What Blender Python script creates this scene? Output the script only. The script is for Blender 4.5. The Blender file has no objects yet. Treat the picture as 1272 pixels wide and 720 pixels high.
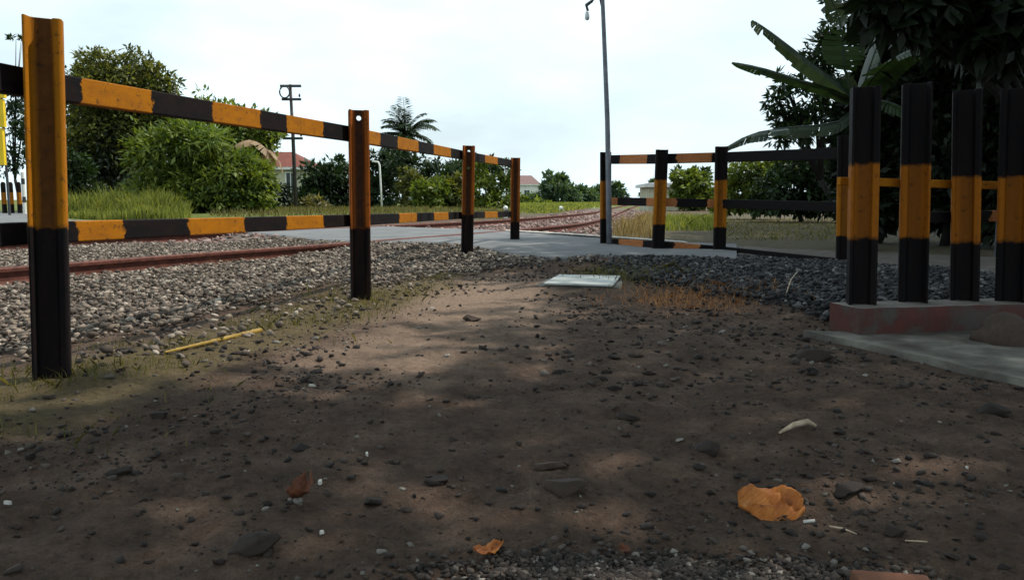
import bpy, bmesh, math, random
import numpy as np
from mathutils import Vector, Matrix, noise

random.seed(7)
R = math.radians
SC = bpy.context.scene
COL = SC.collection
rng = np.random.default_rng(11)

# ------------------------------------------------------------------ camera
F = 1000.0                       # focal length in photo pixels (1272 wide)
PITCH = math.atan(112 / F)
CAM = Vector((0, 0, 0.58))
FWD = Vector((0, math.cos(PITCH), -math.sin(PITCH)))
UPV = Vector((0, math.sin(PITCH), math.cos(PITCH)))
cd = bpy.data.cameras.new('camera'); cam = bpy.data.objects.new('camera', cd); COL.objects.link(cam)
cam.location = CAM; cam.rotation_euler = (R(90) - PITCH, 0, 0)
cd.sensor_width = 36; cd.lens = 36 * F / 1272; cd.clip_start = 0.02; cd.clip_end = 9000
SC.camera = cam


def ray(px, py):
    return Vector((1, 0, 0)) * ((px - 636) / F) + UPV * ((360 - py) / F) + FWD


def at(px, py, Y):
    """world point seen at a photo pixel, at forward distance Y"""
    d = ray(px, py)
    return CAM + d * (Y / d.y)


def gp(px, py, z=0.0):
    """world point where a photo pixel meets the height z"""
    d = ray(px, py)
    return CAM + d * ((z - CAM.z) / d.z)


# ------------------------------------------------------------------ tagging
def tag(o, label=None, cat=None, group=None, kind=None):
    if label: o['label'] = label
    if cat: o['category'] = cat
    if group: o['group'] = group
    if kind: o['kind'] = kind
    return o


def empty(name, loc=(0, 0, 0), label=None, cat=None, group=None):
    o = bpy.data.objects.new(name, None); COL.objects.link(o)
    o.location = loc; o.empty_display_size = .1
    return tag(o, label, cat, group)


# ------------------------------------------------------------------ mesh builder
class MB:
    def __init__(s):
        s.v = []; s.f = []; s.mi = []; s.a = []

    def add(s, vs, fs, mi=0, a=0.0):
        b = len(s.v)
        s.v += [tuple(v) for v in vs]
        s.a += list(a) if isinstance(a, (list, tuple)) else [a] * len(vs)
        s.f += [tuple(i + b for i in f) for f in fs]; s.mi += [mi] * len(fs)

    def box(s, c, size, rz=0, mi=0, m=None):
        c = Vector(c); hx, hy, hz = size[0] / 2, size[1] / 2, size[2] / 2
        M = m if m is not None else Matrix.Rotation(rz, 3, 'Z')
        vs = [c + M @ Vector((x, y, z)) for x in (-hx, hx) for y in (-hy, hy) for z in (-hz, hz)]
        s.add(vs, [(0, 1, 3, 2), (4, 6, 7, 5), (0, 4, 5, 1), (2, 3, 7, 6), (0, 2, 6, 4), (1, 5, 7, 3)], mi)

    def tube(s, pts, rad, n=8, mi=0, cap=True, a=None):
        pts = [Vector(p) for p in pts]
        if not isinstance(rad, (list, tuple)): rad = [rad] * len(pts)
        vs = []; fs = []; av = []
        for i, p in enumerate(pts):
            t = (pts[min(i + 1, len(pts) - 1)] - pts[max(i - 1, 0)]).normalized()
            ref = Vector((0, 0, 1)) if abs(t.z) < .9 else Vector((1, 0, 0))
            u = t.cross(ref).normalized(); w = t.cross(u)
            for k in range(n):
                an = 2 * math.pi * k / n
                vs.append(p + (u * math.cos(an) + w * math.sin(an)) * rad[i]); av.append(a[i] if a else 0.0)
        for i in range(len(pts) - 1):
            for k in range(n):
                k2 = (k + 1) % n
                fs.append((i * n + k, i * n + k2, (i + 1) * n + k2, (i + 1) * n + k))
        if cap:
            fs.append(tuple(range(n - 1, -1, -1))); fs.append(tuple((len(pts) - 1) * n + k for k in range(n)))
        s.add(vs, fs, mi, av)

    def sweep(s, frames, prof, mi=0, a=None, cap=True):
        """frames: list of (origin, xaxis, zaxis); prof: closed list of (x, z)"""
        n = len(prof); vs = []; fs = []; av = []
        for i, (o, X, Z) in enumerate(frames):
            for (x, z) in prof:
                vs.append(Vector(o) + Vector(X) * x + Vector(Z) * z); av.append(a[i] if a else 0.0)
        for i in range(len(frames) - 1):
            for k in range(n):
                k2 = (k + 1) % n
                fs.append((i * n + k, i * n + k2, (i + 1) * n + k2, (i + 1) * n + k))
        if cap:
            fs.append(tuple(range(n - 1, -1, -1))); fs.append(tuple((len(frames) - 1) * n + k for k in range(n)))
        s.add(vs, fs, mi, av)

    def build(s, name, mats, parent=None, smooth=False, origin=None, attr=None, fixn=True):
        me = bpy.data.meshes.new(name)
        o0 = Vector(origin) if origin is not None else Vector((0, 0, 0))
        if parent is not None and origin is None: o0 = parent.location
        me.from_pydata([tuple(Vector(v) - o0) for v in s.v], [], s.f)
        mats = mats if isinstance(mats, (list, tuple)) else [mats]
        for m in mats: me.materials.append(m)
        if len(mats) > 1: me.polygons.foreach_set('material_index', s.mi)
        if attr:
            at_ = me.attributes.new(attr, 'FLOAT', 'POINT'); at_.data.foreach_set('value', s.a)
        if fixn:
            bm = bmesh.new(); bm.from_mesh(me); bmesh.ops.recalc_face_normals(bm, faces=bm.faces); bm.to_mesh(me); bm.free()
        if smooth: me.polygons.foreach_set('use_smooth', [True] * len(me.polygons))
        me.update()
        o = bpy.data.objects.new(name, me); COL.objects.link(o)
        if parent is not None:
            o.parent = parent
            if origin is not None: o.location = o0 - parent.location
        else:
            o.location = o0
        return o


def np_mesh(name, V, Fq, mat, parent=None, tint=None, smooth=False, mats=None, mi=None, origin=None):
    """V (n,3), Fq (m,k) constant k"""
    me = bpy.data.meshes.new(name)
    V = np.asarray(V, dtype=np.float32)
    o0 = Vector((0, 0, 0))
    if parent is not None: o0 = Vector(parent.location)
    if origin is not None: o0 = Vector(origin)
    V = V - np.array(o0, dtype=np.float32)
    n, k = Fq.shape
    me.vertices.add(len(V)); me.vertices.foreach_set('co', V.ravel())
    me.loops.add(n * k); me.loops.foreach_set('vertex_index', Fq.astype(np.int32).ravel())
    me.polygons.add(n); me.polygons.foreach_set('loop_start', np.arange(0, n * k, k, dtype=np.int32))
    for m in (mats or [mat]): me.materials.append(m)
    if mi is not None: me.polygons.foreach_set('material_index', mi.astype(np.int32))
    if tint is not None:
        a = me.attributes.new('tint', 'FLOAT', 'POINT'); a.data.foreach_set('value', np.asarray(tint, dtype=np.float32))
    if smooth: me.polygons.foreach_set('use_smooth', np.ones(n, dtype=bool))
    me.update(calc_edges=True); me.validate()
    o = bpy.data.objects.new(name, me); COL.objects.link(o)
    if parent is not None:
        o.parent = parent
        if origin is not None: o.location = o0 - parent.location
    else: o.location = o0
    return o


# ------------------------------------------------------------------ materials
def new_mat(name):
    m = bpy.data.materials.new(name); m.use_nodes = True
    nt = m.node_tree; b = nt.nodes['Principled BSDF']
    return m, nt, b


def N(nt, typ, **kw):
    n = nt.nodes.new(typ)
    for k, v in kw.items():
        if k in n.inputs: n.inputs[k].default_value = v
        else: setattr(n, k, v)
    return n


def L(nt, a, b): nt.links.new(a, b)


def tex(nt, scale, detail=6, rough=.6, coord='Object', vec=None, stretch=None):
    n = N(nt, 'ShaderNodeTexNoise'); n.inputs['Scale'].default_value = scale
    n.inputs['Detail'].default_value = detail; n.inputs['Roughness'].default_value = rough
    c = N(nt, 'ShaderNodeTexCoord')
    src = c.outputs[coord]
    if stretch:
        mp = N(nt, 'ShaderNodeMapping'); mp.inputs['Scale'].default_value = stretch
        L(nt, src, mp.inputs[0]); src = mp.outputs[0]
    L(nt, src, n.inputs['Vector'])
    return n.outputs['Fac']


def ramp(nt, fac, stops):
    r = N(nt, 'ShaderNodeValToRGB'); e = r.color_ramp.elements
    while len(e) < len(stops): e.new(.5)
    for i, (p, c) in enumerate(stops):
        e[i].position = p; e[i].color = (*c, 1) if len(c) == 3 else c
    L(nt, fac, r.inputs[0]); return r.outputs[0]


def mix(nt, fac, a, b, mode='MIX'):
    m = N(nt, 'ShaderNodeMix', data_type='RGBA', blend_type=mode)
    for s, v in ((m.inputs[0], fac), (m.inputs[6], a), (m.inputs[7], b)):
        if hasattr(v, 'is_output'): L(nt, v, s)
        elif isinstance(v, (int, float)): s.default_value = v
        else: s.default_value = (*v, 1) if len(v) == 3 else v
    return m.outputs[2]


def math_(nt, op, a, b=0.0, c=None, clamp=False):
    m = N(nt, 'ShaderNodeMath', operation=op); m.use_clamp = clamp
    for i, v in enumerate((a, b, c)):
        if v is None: continue
        if hasattr(v, 'is_output'): L(nt, v, m.inputs[i])
        else: m.inputs[i].default_value = v
    return m.outputs[0]


def attr(nt, name, typ='GEOMETRY'):
    a = N(nt, 'ShaderNodeAttribute'); a.attribute_name = name; a.attribute_type = typ
    return a.outputs['Fac']


def bump(nt, b, h, strength=.4, dist=.01):
    bp = N(nt, 'ShaderNodeBump'); bp.inputs['Strength'].default_value = strength; bp.inputs['Distance'].default_value = dist
    L(nt, h, bp.inputs['Height']); L(nt, bp.outputs[0], b.inputs['Normal'])


def rough_mat(name, stops, scale=20, rough=.85, bscale=None, bstr=.4, bdist=.005, spec=.3, stretch=None, coord='Object'):
    m, nt, b = new_mat(name)
    f = tex(nt, scale, stretch=stretch, coord=coord)
    L(nt, ramp(nt, f, stops), b.inputs['Base Color'])
    b.inputs['Roughness'].default_value = rough; b.inputs['Specular IOR Level'].default_value = spec
    bump(nt, b, tex(nt, bscale or scale * 3, stretch=stretch, coord=coord), bstr, bdist)
    return m


ORANGE = (.36, .130, .004); BLACK = (.0055, .005, .006); RUST = (.11, .035, .014)


def paint_mat(name, mode, wear=.5, orange=ORANGE, web_shade=.8):
    """mode 'z': black / orange by the object's own height; mode 'a': by the stripe attribute"""
    m, nt, b = new_mat(name)
    n1 = tex(nt, 22, 5, .65)
    if mode == 'z':
        c = N(nt, 'ShaderNodeTexCoord'); sx = N(nt, 'ShaderNodeSeparateXYZ'); L(nt, c.outputs['Object'], sx.inputs[0])
        z = math_(nt, 'ADD', sx.outputs[2], math_(nt, 'MULTIPLY', math_(nt, 'SUBTRACT', n1, .5), .05))
        lo = math_(nt, 'MULTIPLY', math_(nt, 'SUBTRACT', z, attr(nt, 'band_low', 'OBJECT')), 60, clamp=True)
        hi = math_(nt, 'MULTIPLY', math_(nt, 'SUBTRACT', attr(nt, 'band_high', 'OBJECT'), z), 60, clamp=True)
        isor = math_(nt, 'MULTIPLY', lo, hi, clamp=True)
    else:
        av = math_(nt, 'ADD', attr(nt, 'stripe'), math_(nt, 'MULTIPLY', math_(nt, 'SUBTRACT', n1, .5), 1.5))
        isor = math_(nt, 'MULTIPLY', math_(nt, 'SUBTRACT', av, .45), 8, clamp=True)
    col = mix(nt, isor, BLACK, orange)
    # fading, chips and rust
    streak = tex(nt, 9, 6, .7, stretch=(4, 4, .6)) if mode == 'z' else tex(nt, 9, 6, .7, stretch=(1, 1, 3))
    s1 = ramp(nt, streak, [(.42, (0, 0, 0)), (.72, (1, 1, 1))])
    s1v = math_(nt, 'MULTIPLY', math_(nt, 'MULTIPLY', s1, wear), math_(nt, 'ADD', math_(nt, 'MULTIPLY', isor, .75), .25))
    rust_c = ramp(nt, tex(nt, 60, 4), [(.3, (.045, .018, .010)), (.7, (.16, .055, .02))])
    col = mix(nt, s1v, col, rust_c)
    chip = ramp(nt, tex(nt, 38, 9, .78), [(.56, (0, 0, 0)), (.62, (1, 1, 1))])
    col = mix(nt, math_(nt, 'MULTIPLY', math_(nt, 'MULTIPLY', chip, min(1, .35 + wear)), math_(nt, 'ADD', math_(nt, 'MULTIPLY', isor, .85), .15)), col, (.04, .022, .016))
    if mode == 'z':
        # shade of the rail's hollow web painted in as dark rusty brown
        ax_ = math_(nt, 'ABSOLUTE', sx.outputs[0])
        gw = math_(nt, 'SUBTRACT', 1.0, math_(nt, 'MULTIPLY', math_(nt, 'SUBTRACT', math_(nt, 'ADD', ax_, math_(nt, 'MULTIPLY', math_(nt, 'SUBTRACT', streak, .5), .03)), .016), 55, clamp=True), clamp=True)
        col = mix(nt, math_(nt, 'MULTIPLY', math_(nt, 'MULTIPLY', gw, web_shade), math_(nt, 'ADD', math_(nt, 'MULTIPLY', isor, .9), .1)), col, ramp(nt, tex(nt, 30, 5), [(.3, (.016, .009, .007)), (.7, (.055, .022, .011))]))
    L(nt, col, b.inputs['Base Color'])
    b.inputs['Roughness'].default_value = .7; b.inputs['Specular IOR Level'].default_value = .10
    bump(nt, b, math_(nt, 'ADD', chip, tex(nt, 120, 3)), .25, .002)
    return m


def leaf_mat(name, dark, light, transl=.35, rough=.5, tr_col=None):
    m, nt, b = new_mat(name)
    t = attr(nt, 'tint')
    col = ramp(nt, t, [(0.0, dark), (1.0, light)])
    L(nt, col, b.inputs['Base Color']); b.inputs['Roughness'].default_value = rough
    b.inputs['Specular IOR Level'].default_value = .25
    if transl > 0:
        tb = N(nt, 'ShaderNodeBsdfTranslucent')
        L(nt, mix(nt, 1.0, col, tr_col or (1.5, 1.5, .6), 'MULTIPLY'), tb.inputs['Color'])
        ms = N(nt, 'ShaderNodeMixShader'); ms.inputs[0].default_value = transl
        L(nt, b.outputs[0], ms.inputs[1]); L(nt, tb.outputs[0], ms.inputs[2])
        L(nt, ms.outputs[0], nt.nodes['Material Output'].inputs['Surface'])
    return m


M = {}
M['leaf'] = leaf_mat('leaf green', (.026, .052, .010), (.185, .225, .036))
M['leaf_olive'] = leaf_mat('leaf olive', (.022, .036, .010), (.165, .165, .036))
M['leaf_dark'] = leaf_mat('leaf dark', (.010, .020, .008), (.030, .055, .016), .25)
M['leaf_shade'] = leaf_mat('leaf shaded green', (.006, .010, .005), (.016, .026, .010), .15)  # darkened leaf green, the deep shade put into its colour
M['leaf_far'] = leaf_mat('leaf hazed green', (.030, .060, .034), (.085, .125, .060))  # bluish haze of distance painted into the leaf colour
M['leaf_bright'] = leaf_mat('leaf bright', (.055, .095, .015), (.19, .24, .05), .4)
M['grass'] = leaf_mat('grass blades', (.07, .10, .02), (.27, .27, .075), .45)
M['dry_grass'] = leaf_mat('dry grass blades', (.16, .12, .045), (.42, .33, .15), .35, tr_col=(1.2, 1, .7))
M['dry_orange'] = leaf_mat('dry orange stalks', (.22, .10, .04), (.60, .34, .16), .3, tr_col=(1.2, .9, .6))
M['weed'] = leaf_mat('weed blades', (.055, .055, .02), (.19, .16, .065), .35)
M['banana'] = leaf_mat('banana leaf', (.014, .028, .012), (.045, .070, .028), .35, .4)
M['banana_pale'] = leaf_mat('banana leaf pale', (.040, .058, .045), (.11, .14, .105), .3, .38)
M['banana_dry'] = leaf_mat('banana leaf dry', (.16, .09, .045), (.42, .30, .17), .3, tr_col=(1.2, 1, .7))
M['bark'] = rough_mat('bark', [(.3, (.035, .028, .022)), (.7, (.11, .09, .07))], 14, stretch=(1, 1, .25))
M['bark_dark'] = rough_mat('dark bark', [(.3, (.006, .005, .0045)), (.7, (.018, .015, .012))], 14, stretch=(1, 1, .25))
M['banana_stem'] = rough_mat('banana stem', [(.3, (.05, .035, .018)), (.7, (.16, .10, .05))], 10, stretch=(1, 1, .2))
M['palm_bark'] = rough_mat('palm bark', [(.3, (.06, .05, .04)), (.7, (.16, .14, .115))], 8, stretch=(.3, .3, 3))
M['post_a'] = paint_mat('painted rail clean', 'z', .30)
M['post_b'] = paint_mat('painted rail rusty', 'z', .9, (.30, .078, .007), web_shade=.95)
M['post_c'] = paint_mat('painted rail dull', 'z', .45, web_shade=.45, orange=(.36, .125, .007))
M['post_d'] = paint_mat('painted thick rail', 'z', .3, (.30, .095, .006), web_shade=.35)
M['bar'] = paint_mat('striped bar', 'a', .45)
M['bar_pale'] = paint_mat('striped bar faded', 'a', .3, (.40, .15, .055))
M['rail'] = rough_mat('rusty rail', [(.25, (.045, .016, .012)), (.5, (.11, .035, .024)), (.8, (.20, .075, .05))], 18, .75, 60, .35, .003, stretch=(1, 1, 1))
M['concrete'] = rough_mat('weathered concrete', [(.3, (.36, .37, .35)), (.7, (.54, .56, .53))], 7, .85, 60, .3, .004)
M['apron'] = rough_mat('apron concrete', [(.32, (.050, .043, .035)), (.5, (.120, .109, .092)), (.68, (.235, .220, .190))], 5.5, .85, 70, .35, .004)
M['plinth'] = rough_mat('red painted plinth', [(.40, (.060, .048, .042)), (.54, (.070, .024, .019)), (.78, (.095, .022, .016))], 9, .7, 50, .4, .005)
M['plinth_top'] = rough_mat('bare cement', [(.3, (.12, .105, .09)), (.7, (.24, .215, .19))], 12)
M['asphalt'] = rough_mat('worn asphalt', [(.3, (.105, .108, .112)), (.7, (.175, .176, .180))], 2.2, .9, 260, .5, .004)
M['edge_line'] = rough_mat('pale edge strip', [(.35, (.26, .24, .21)), (.6, (.52, .50, .46))], 6, .85)
M['galv'] = rough_mat('dull galvanised pipe', [(.3, (.10, .11, .13)), (.7, (.22, .235, .27))], 8, .5, 40, .15, .002)
M['dark_metal'] = rough_mat('dark metal', [(.3, (.03, .032, .035)), (.7, (.07, .07, .075))], 8, .6)
M['pole'] = rough_mat('old rail pole', [(.3, (.035, .03, .032)), (.7, (.08, .07, .07))], 8, .7)
M['white'] = rough_mat('white paint', [(.3, (.55, .55, .52)), (.7, (.78, .78, .74))], 8, .6)
M['cream'] = rough_mat('cream plaster', [(.3, (.42, .40, .28)), (.7, (.58, .56, .42))], 1.5, .9)
M['wall_white'] = rough_mat('white plaster', [(.3, (.55, .54, .52)), (.7, (.72, .71, .69))], 1.5, .9)
M['roof_red'] = rough_mat('red roof tiles', [(.3, (.10, .028, .02)), (.7, (.20, .06, .042))], 3, .85, stretch=(1, 1, 6))
M['roof_brown'] = rough_mat('brown roof tiles', [(.3, (.13, .075, .07)), (.7, (.22, .135, .125))], 3, .85)
M['roof_grey'] = rough_mat('grey sheet roof', [(.3, (.12, .12, .13)), (.7, (.22, .22, .23))], 3, .7)
M['glass_dark'] = rough_mat('dark window glass', [(.3, (.02, .025, .03)), (.7, (.05, .055, .06))], 3, .15, spec=.5)
M['yellow'] = rough_mat('yellow enamel', [(.3, (.62, .42, .01)), (.7, (.75, .52, .02))], 3, .5)
M['bulb'] = rough_mat('frosted lamp glass', [(.3, (.5, .55, .58)), (.7, (.72, .76, .78))], 8, .25, spec=.5)
M['bamboo'] = rough_mat('yellow bamboo', [(.3, (.20, .12, .018)), (.7, (.38, .25, .05))], 14, .5, stretch=(1, 1, 1))
M['twig'] = rough_mat('pale twig', [(.3, (.28, .20, .13)), (.7, (.52, .42, .31))], 30)
M['chip'] = rough_mat('pale chip', [(.3, (.42, .40, .36)), (.7, (.62, .60, .55))], 30)
M['leaf_dead'] = rough_mat('dead leaf orange', [(.30, (.10, .030, .010)), (.42, (.34, .10, .018)), (.6, (.44, .15, .026)), (.75, (.50, .24, .08))], 34, .6, 60, .5, .003)
M['leaf_brown'] = rough_mat('dead leaf brown', [(.3, (.065, .022, .012)), (.7, (.19, .065, .028))], 40, .7)
M['brick'] = rough_mat('broken brick', [(.3, (.09, .035, .02)), (.7, (.17, .07, .035))], 30)


lm = M['leaf_dead']; lnt = lm.node_tree; lb = lnt.nodes['Principled BSDF']
wv = N(lnt, 'ShaderNodeTexWave'); wv.inputs['Scale'].default_value = 55; wv.inputs['Distortion'].default_value = 3; wv.inputs['Detail'].default_value = 2
mpw = N(lnt, 'ShaderNodeMapping'); mpw.inputs['Rotation'].default_value = (0, 0, .9); tcw = N(lnt, 'ShaderNodeTexCoord')
L(lnt, tcw.outputs['Object'], mpw.inputs[0]); L(lnt, mpw.outputs[0], wv.inputs['Vector'])
src_ = lb.inputs['Base Color'].links[0].from_socket
L(lnt, mix(lnt, .45, src_, ramp(lnt, wv.outputs['Fac'], [(.0, (.55, .5, .45)), (.35, (1, 1, 1))]), 'MULTIPLY'), lb.inputs['Base Color'])


def stone_mat(name, stops, rough=.85):
    m, nt, b = new_mat(name)
    col = ramp(nt, attr(nt, 'tint'), stops)
    col = mix(nt, .5, col, ramp(nt, tex(nt, 55, 6), [(.25, (.45, .43, .42)), (.75, (1.25, 1.25, 1.25))]), 'MULTIPLY')
    L(nt, col, b.inputs['Base Color']); b.inputs['Roughness'].default_value = rough
    b.inputs['Specular IOR Level'].default_value = .3
    bump(nt, b, tex(nt, 140, 4), .4, .003)
    return m


M['ballast'] = stone_mat('ballast stone', [(0, (.035, .027, .022)), (.35, (.125, .098, .078)), (.8, (.235, .188, .148)), (1, (.46, .40, .33))])
M['ballast_pink'] = stone_mat('ballast stone rusty', [(0, (.10, .055, .048)), (.5, (.22, .135, .115)), (1, (.36, .28, .25))])
M['rubble'] = stone_mat('dark rubble stone', [(0, (.012, .012, .014)), (.6, (.042, .041, .044)), (.92, (.085, .083, .085)), (1, (.20, .195, .19))])
M['pebble'] = stone_mat('dark pebble', [(0, (.014, .011, .010)), (.6, (.042, .032, .027)), (.93, (.09, .070, .058)), (1, (.26, .24, .21))])
M['stone'] = stone_mat('dark dirt clod', [(0, (.014, .0095, .0075)), (.75, (.042, .028, .021)), (1, (.10, .070, .054))])

# ------------------------------------------------------------------ terrain
NEAR_RAIL = [(-5.6, 1.4), (-4.3, 4.3), (-3.52, 5.95), (-2.75, 7.5), (-1.82, 9.25), (.26, 13.7), (2.15, 20), (5.6, 40), (9.4, 62), (17, 105), (30, 190)]
FAR_RAIL = [(-10.6, .2), (-7.3, 6.9), (-5.1, 10.9), (-2.9, 14.4), (-1.45, 17.1), (.3, 21.2), (3.1, 31.5), (4.6, 40.6), (8.3, 62.3), (15.9, 105), (29, 190.2)]


def spline(pts, step):
    P = [Vector((p[0], p[1], 0)) for p in pts]; out = []
    for i in range(len(P) - 1):
        p0 = P[max(i - 1, 0)]; p1 = P[i]; p2 = P[i + 1]; p3 = P[min(i + 2, len(P) - 1)]
        n = max(2, int((p2 - p1).length / step))
        for k in range(n):
            t = k / n
            out.append(.5 * ((2 * p1) + (p2 - p0) * t + (2 * p0 - 5 * p1 + 4 * p2 - p3) * t * t + (3 * p1 - p0 - 3 * p2 + p3) * t ** 3))
    out.append(P[-1]); return out


NR = spline(NEAR_RAIL, .5); FR = spline(FAR_RAIL, .5)
NRA = np.array([(p.x, p.y) for p in NR]); FRA = np.array([(p.x, p.y) for p in FR])


def rail_x(A, y):                      # x of a rail at a given y (monotone in y)
    return np.interp(y, A[:, 1], A[:, 0])


ROAD_Z = .085
near_px = [(-420, 300), (-100, 290), (140, 285), (300, 287.5), (395, 299), (450, 301), (510, 301), (575, 304), (640, 317), (700, 321), (745, 316), (850, 318), (915, 321)]
far_px = [(-420, 263), (-60, 262.5), (32, 263.5), (90, 273), (250, 276.5), (440, 280), (560, 284), (640, 287), (740, 293), (850, 301), (915, 303)]
path_px = [(890, 321), (1035, 326), (1250, 341), (1500, 362), (1500, 322), (1250, 315), (1035, 306), (890, 302)]
ROADP = [gp(x, y, ROAD_Z) for x, y in near_px] + [gp(x, y, ROAD_Z) for x, y in reversed(far_px)]
PATHP = [gp(a, b_, .04) for a, b_ in path_px]; PTX = np.array([p.x for p in PATHP]); PTY = np.array([p.y for p in PATHP])
RPX = np.array([p.x for p in ROADP]); RPY = np.array([p.y for p in ROADP])


def in_poly(x, y, PX, PY):
    inside = np.zeros(x.shape, bool); n = len(PX); j = n - 1
    for i in range(n):
        c = ((PY[i] > y) != (PY[j] > y)) & (x < (PX[j] - PX[i]) * (y - PY[i]) / (PY[j] - PY[i] + 1e-12) + PX[i])
        inside ^= c; j = i
    return inside


def poly_dist(x, y, PX, PY):
    d = np.full(x.shape, 1e9); n = len(PX)
    for i in range(n):
        ax, ay = PX[i], PY[i]; bx, by = PX[(i + 1) % n], PY[(i + 1) % n]
        t = np.clip(((x - ax) * (bx - ax) + (y - ay) * (by - ay)) / ((bx - ax) ** 2 + (by - ay) ** 2), 0, 1)
        d = np.minimum(d, np.hypot(x - ax - t * (bx - ax), y - ay - t * (by - ay)))
    return d


def sm(a, b, x):
    t = np.clip((x - a) / (b - a), 0, 1); return t * t * (3 - 2 * t)


def fbm(x, y, s, seed=0, oct=4):
    out = np.empty(x.shape, dtype=np.float32)
    it = out.ravel(); xs = x.ravel(); ys = y.ravel()
    for i in range(it.size):
        it[i] = noise.fractal((xs[i] * s, ys[i] * s, seed * 13.7), 1.0, 2.0, oct)
    return out


FENCE_DIR = .195        # x per metre of y


RUB = [gp(a, b_, .03) for a, b_ in ((735, 336), (775, 322), (850, 320), (1050, 331), (1250, 348), (1330, 372), (1250, 380), (1038, 404), (990, 394), (930, 374), (850, 362), (775, 346))]
BEP = [gp(a, b_, .03) for a, b_ in ((420, 318), (480, 303), (640, 309), (735, 318), (752, 329), (660, 332), (560, 336), (470, 352), (425, 372))]
BEX = np.array([p.x for p in BEP]); BEY = np.array([p.y for p in BEP])
RUX = np.array([p.x for p in RUB]); RUY = np.array([p.y for p in RUB])


def terrain(x, y):
    """smooth height (no small noise) and zone masks"""
    x = np.asarray(x, float); y = np.asarray(y, float)
    xn = rail_x(NRA, y); xf = rail_x(FRA, y)
    # left of the fence line: ballast shoulder
    fx = -1.90 + FENCE_DIR * y                      # fence line x
    t = np.where(xn - .1 < fx, (x - (xn + .35)) / np.maximum(fx - .35 - xn - .35, .4), (x - fx) / .1)
    shoulder = 1 - sm(.72, 1.12, t)
    right_lim = np.where(y > 9.3, xn + 1.3, 99)
    bal = shoulder * (1 - sm(0, .6, x - right_lim)) * sm(-2.2, -1.4, x - xf) * sm(1, 4, y)
    bal = np.where(y > 11, sm(-1.7, -1.0, x - xf) * (1 - sm(1.0, 1.5, x - xn)), bal)
    ins = in_poly(x, y, BEX, BEY); de_ = poly_dist(x, y, BEX, BEY) * np.where(ins, 1, -1)
    bal = np.maximum(bal, .85 * sm(-.25, .45, de_))
    z = np.zeros(x.shape)
    z = z + bal * (-.03) + .10 * np.exp(-(((x + 1.05) / .95) ** 2 + ((y - 8.6) / 1.0) ** 2)) * shoulder
    # rise of dirt and ballast in front of the road / rubble bank at right
    ins = in_poly(x, y, RUX, RUY); dr_ = poly_dist(x, y, RUX, RUY) * np.where(ins, 1, -1)
    rub = sm(-.22, .38, dr_)
    z = z + .07 * rub
    # hollow of the wheel track, gentle swell
    z = z + .02 * np.sin(x * 1.1 + .6) * np.sin(y * .8) * (1 - sm(8, 14, y))
    z = z - .035 * (1 - sm(0.4, 2.2, np.hypot(x - .9, y - 1.0)))
    z = z + .045 * np.exp(-(((x + 1.4) / .9) ** 2 + ((y - 2.3) / 1.0) ** 2))
    # land beyond the track at left: bank
    bank = sm(2.5, 9, xf - x) * sm(21, 27, y) * (1 - sm(40, 60, y))
    z = z + .12 * bank
    far_g = sm(2.0, 6, xf - x) * sm(19, 23, y)
    return z, bal, rub, bank, far_g


# polar grid, fine ahead of the camera
ang = np.concatenate([np.linspace(-180, -48, 60, endpoint=False), np.linspace(-48, 48, 420, endpoint=False), np.linspace(48, 180, 60)])
rad = [.25]
while rad[-1] < 4500:
    rad.append(rad[-1] * (1.0125 if rad[-1] < 14 else 1.03 if rad[-1] < 60 else 1.12))
rad = np.array(rad)
A_, R_ = np.meshgrid(np.radians(ang), rad)
GX = R_ * np.sin(A_); GY = R_ * np.cos(A_)
gz, gbal, grub, gbank, gfar = terrain(GX, GY)
onroad = in_poly(GX, GY, RPX, RPY); rd = poly_dist(GX, GY, RPX, RPY)
sd = np.where(onroad, -rd, rd)                     # signed distance to the road
near_w = (1 - sm(9, 20, R_))
small = np.zeros(GX.shape, np.float32)
sel = R_ < 22
small[sel] = fbm(GX[sel], GY[sel], 2.2, 1, 5) * .012 + fbm(GX[sel], GY[sel], 11, 2, 4) * .0085 + fbm(GX[sel], GY[sel], 34, 3, 3) * .006
gz2 = gz + small * near_w
# road sits on the land: keep land just under it and let it meet the edge
rw = 1 - sm(0, .9, sd)
gz2 = gz2 * (1 - rw) + (ROAD_Z - .02) * rw
gz2 = np.where(onroad, np.minimum(gz2, ROAD_Z - .03), gz2)
# under the concrete apron
APRON = [gp(1000, 407, .03), gp(1120, 433, .03), gp(1272, 468, .03), gp(1560, 530, .03), gp(1560, 385, .03), gp(1272, 400, .03), gp(1040, 410, .03)]
APX = np.array([p.x for p in APRON]); APY = np.array([p.y for p in APRON])
asd = np.where(in_poly(GX, GY, APX, APY), -1, 1) * poly_dist(GX, GY, APX, APY)
aw = 1 - sm(-.02, .25, asd)
gz2 = gz2 * (1 - aw) + (-.005) * aw


COVP = [gp(660, 356, .02), gp(778, 360, .02), gp(785, 338, .02), gp(680, 336, .02)]
CVX = np.array([p.x for p in COVP]); CVY = np.array([p.y for p in COVP])
cvw = sm(-.25, .05, poly_dist(GX, GY, CVX, CVY) * np.where(in_poly(GX, GY, CVX, CVY), 1, -1))
gz2 = gz2 * (1 - cvw) + (.017 + small * .4) * cvw


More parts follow.
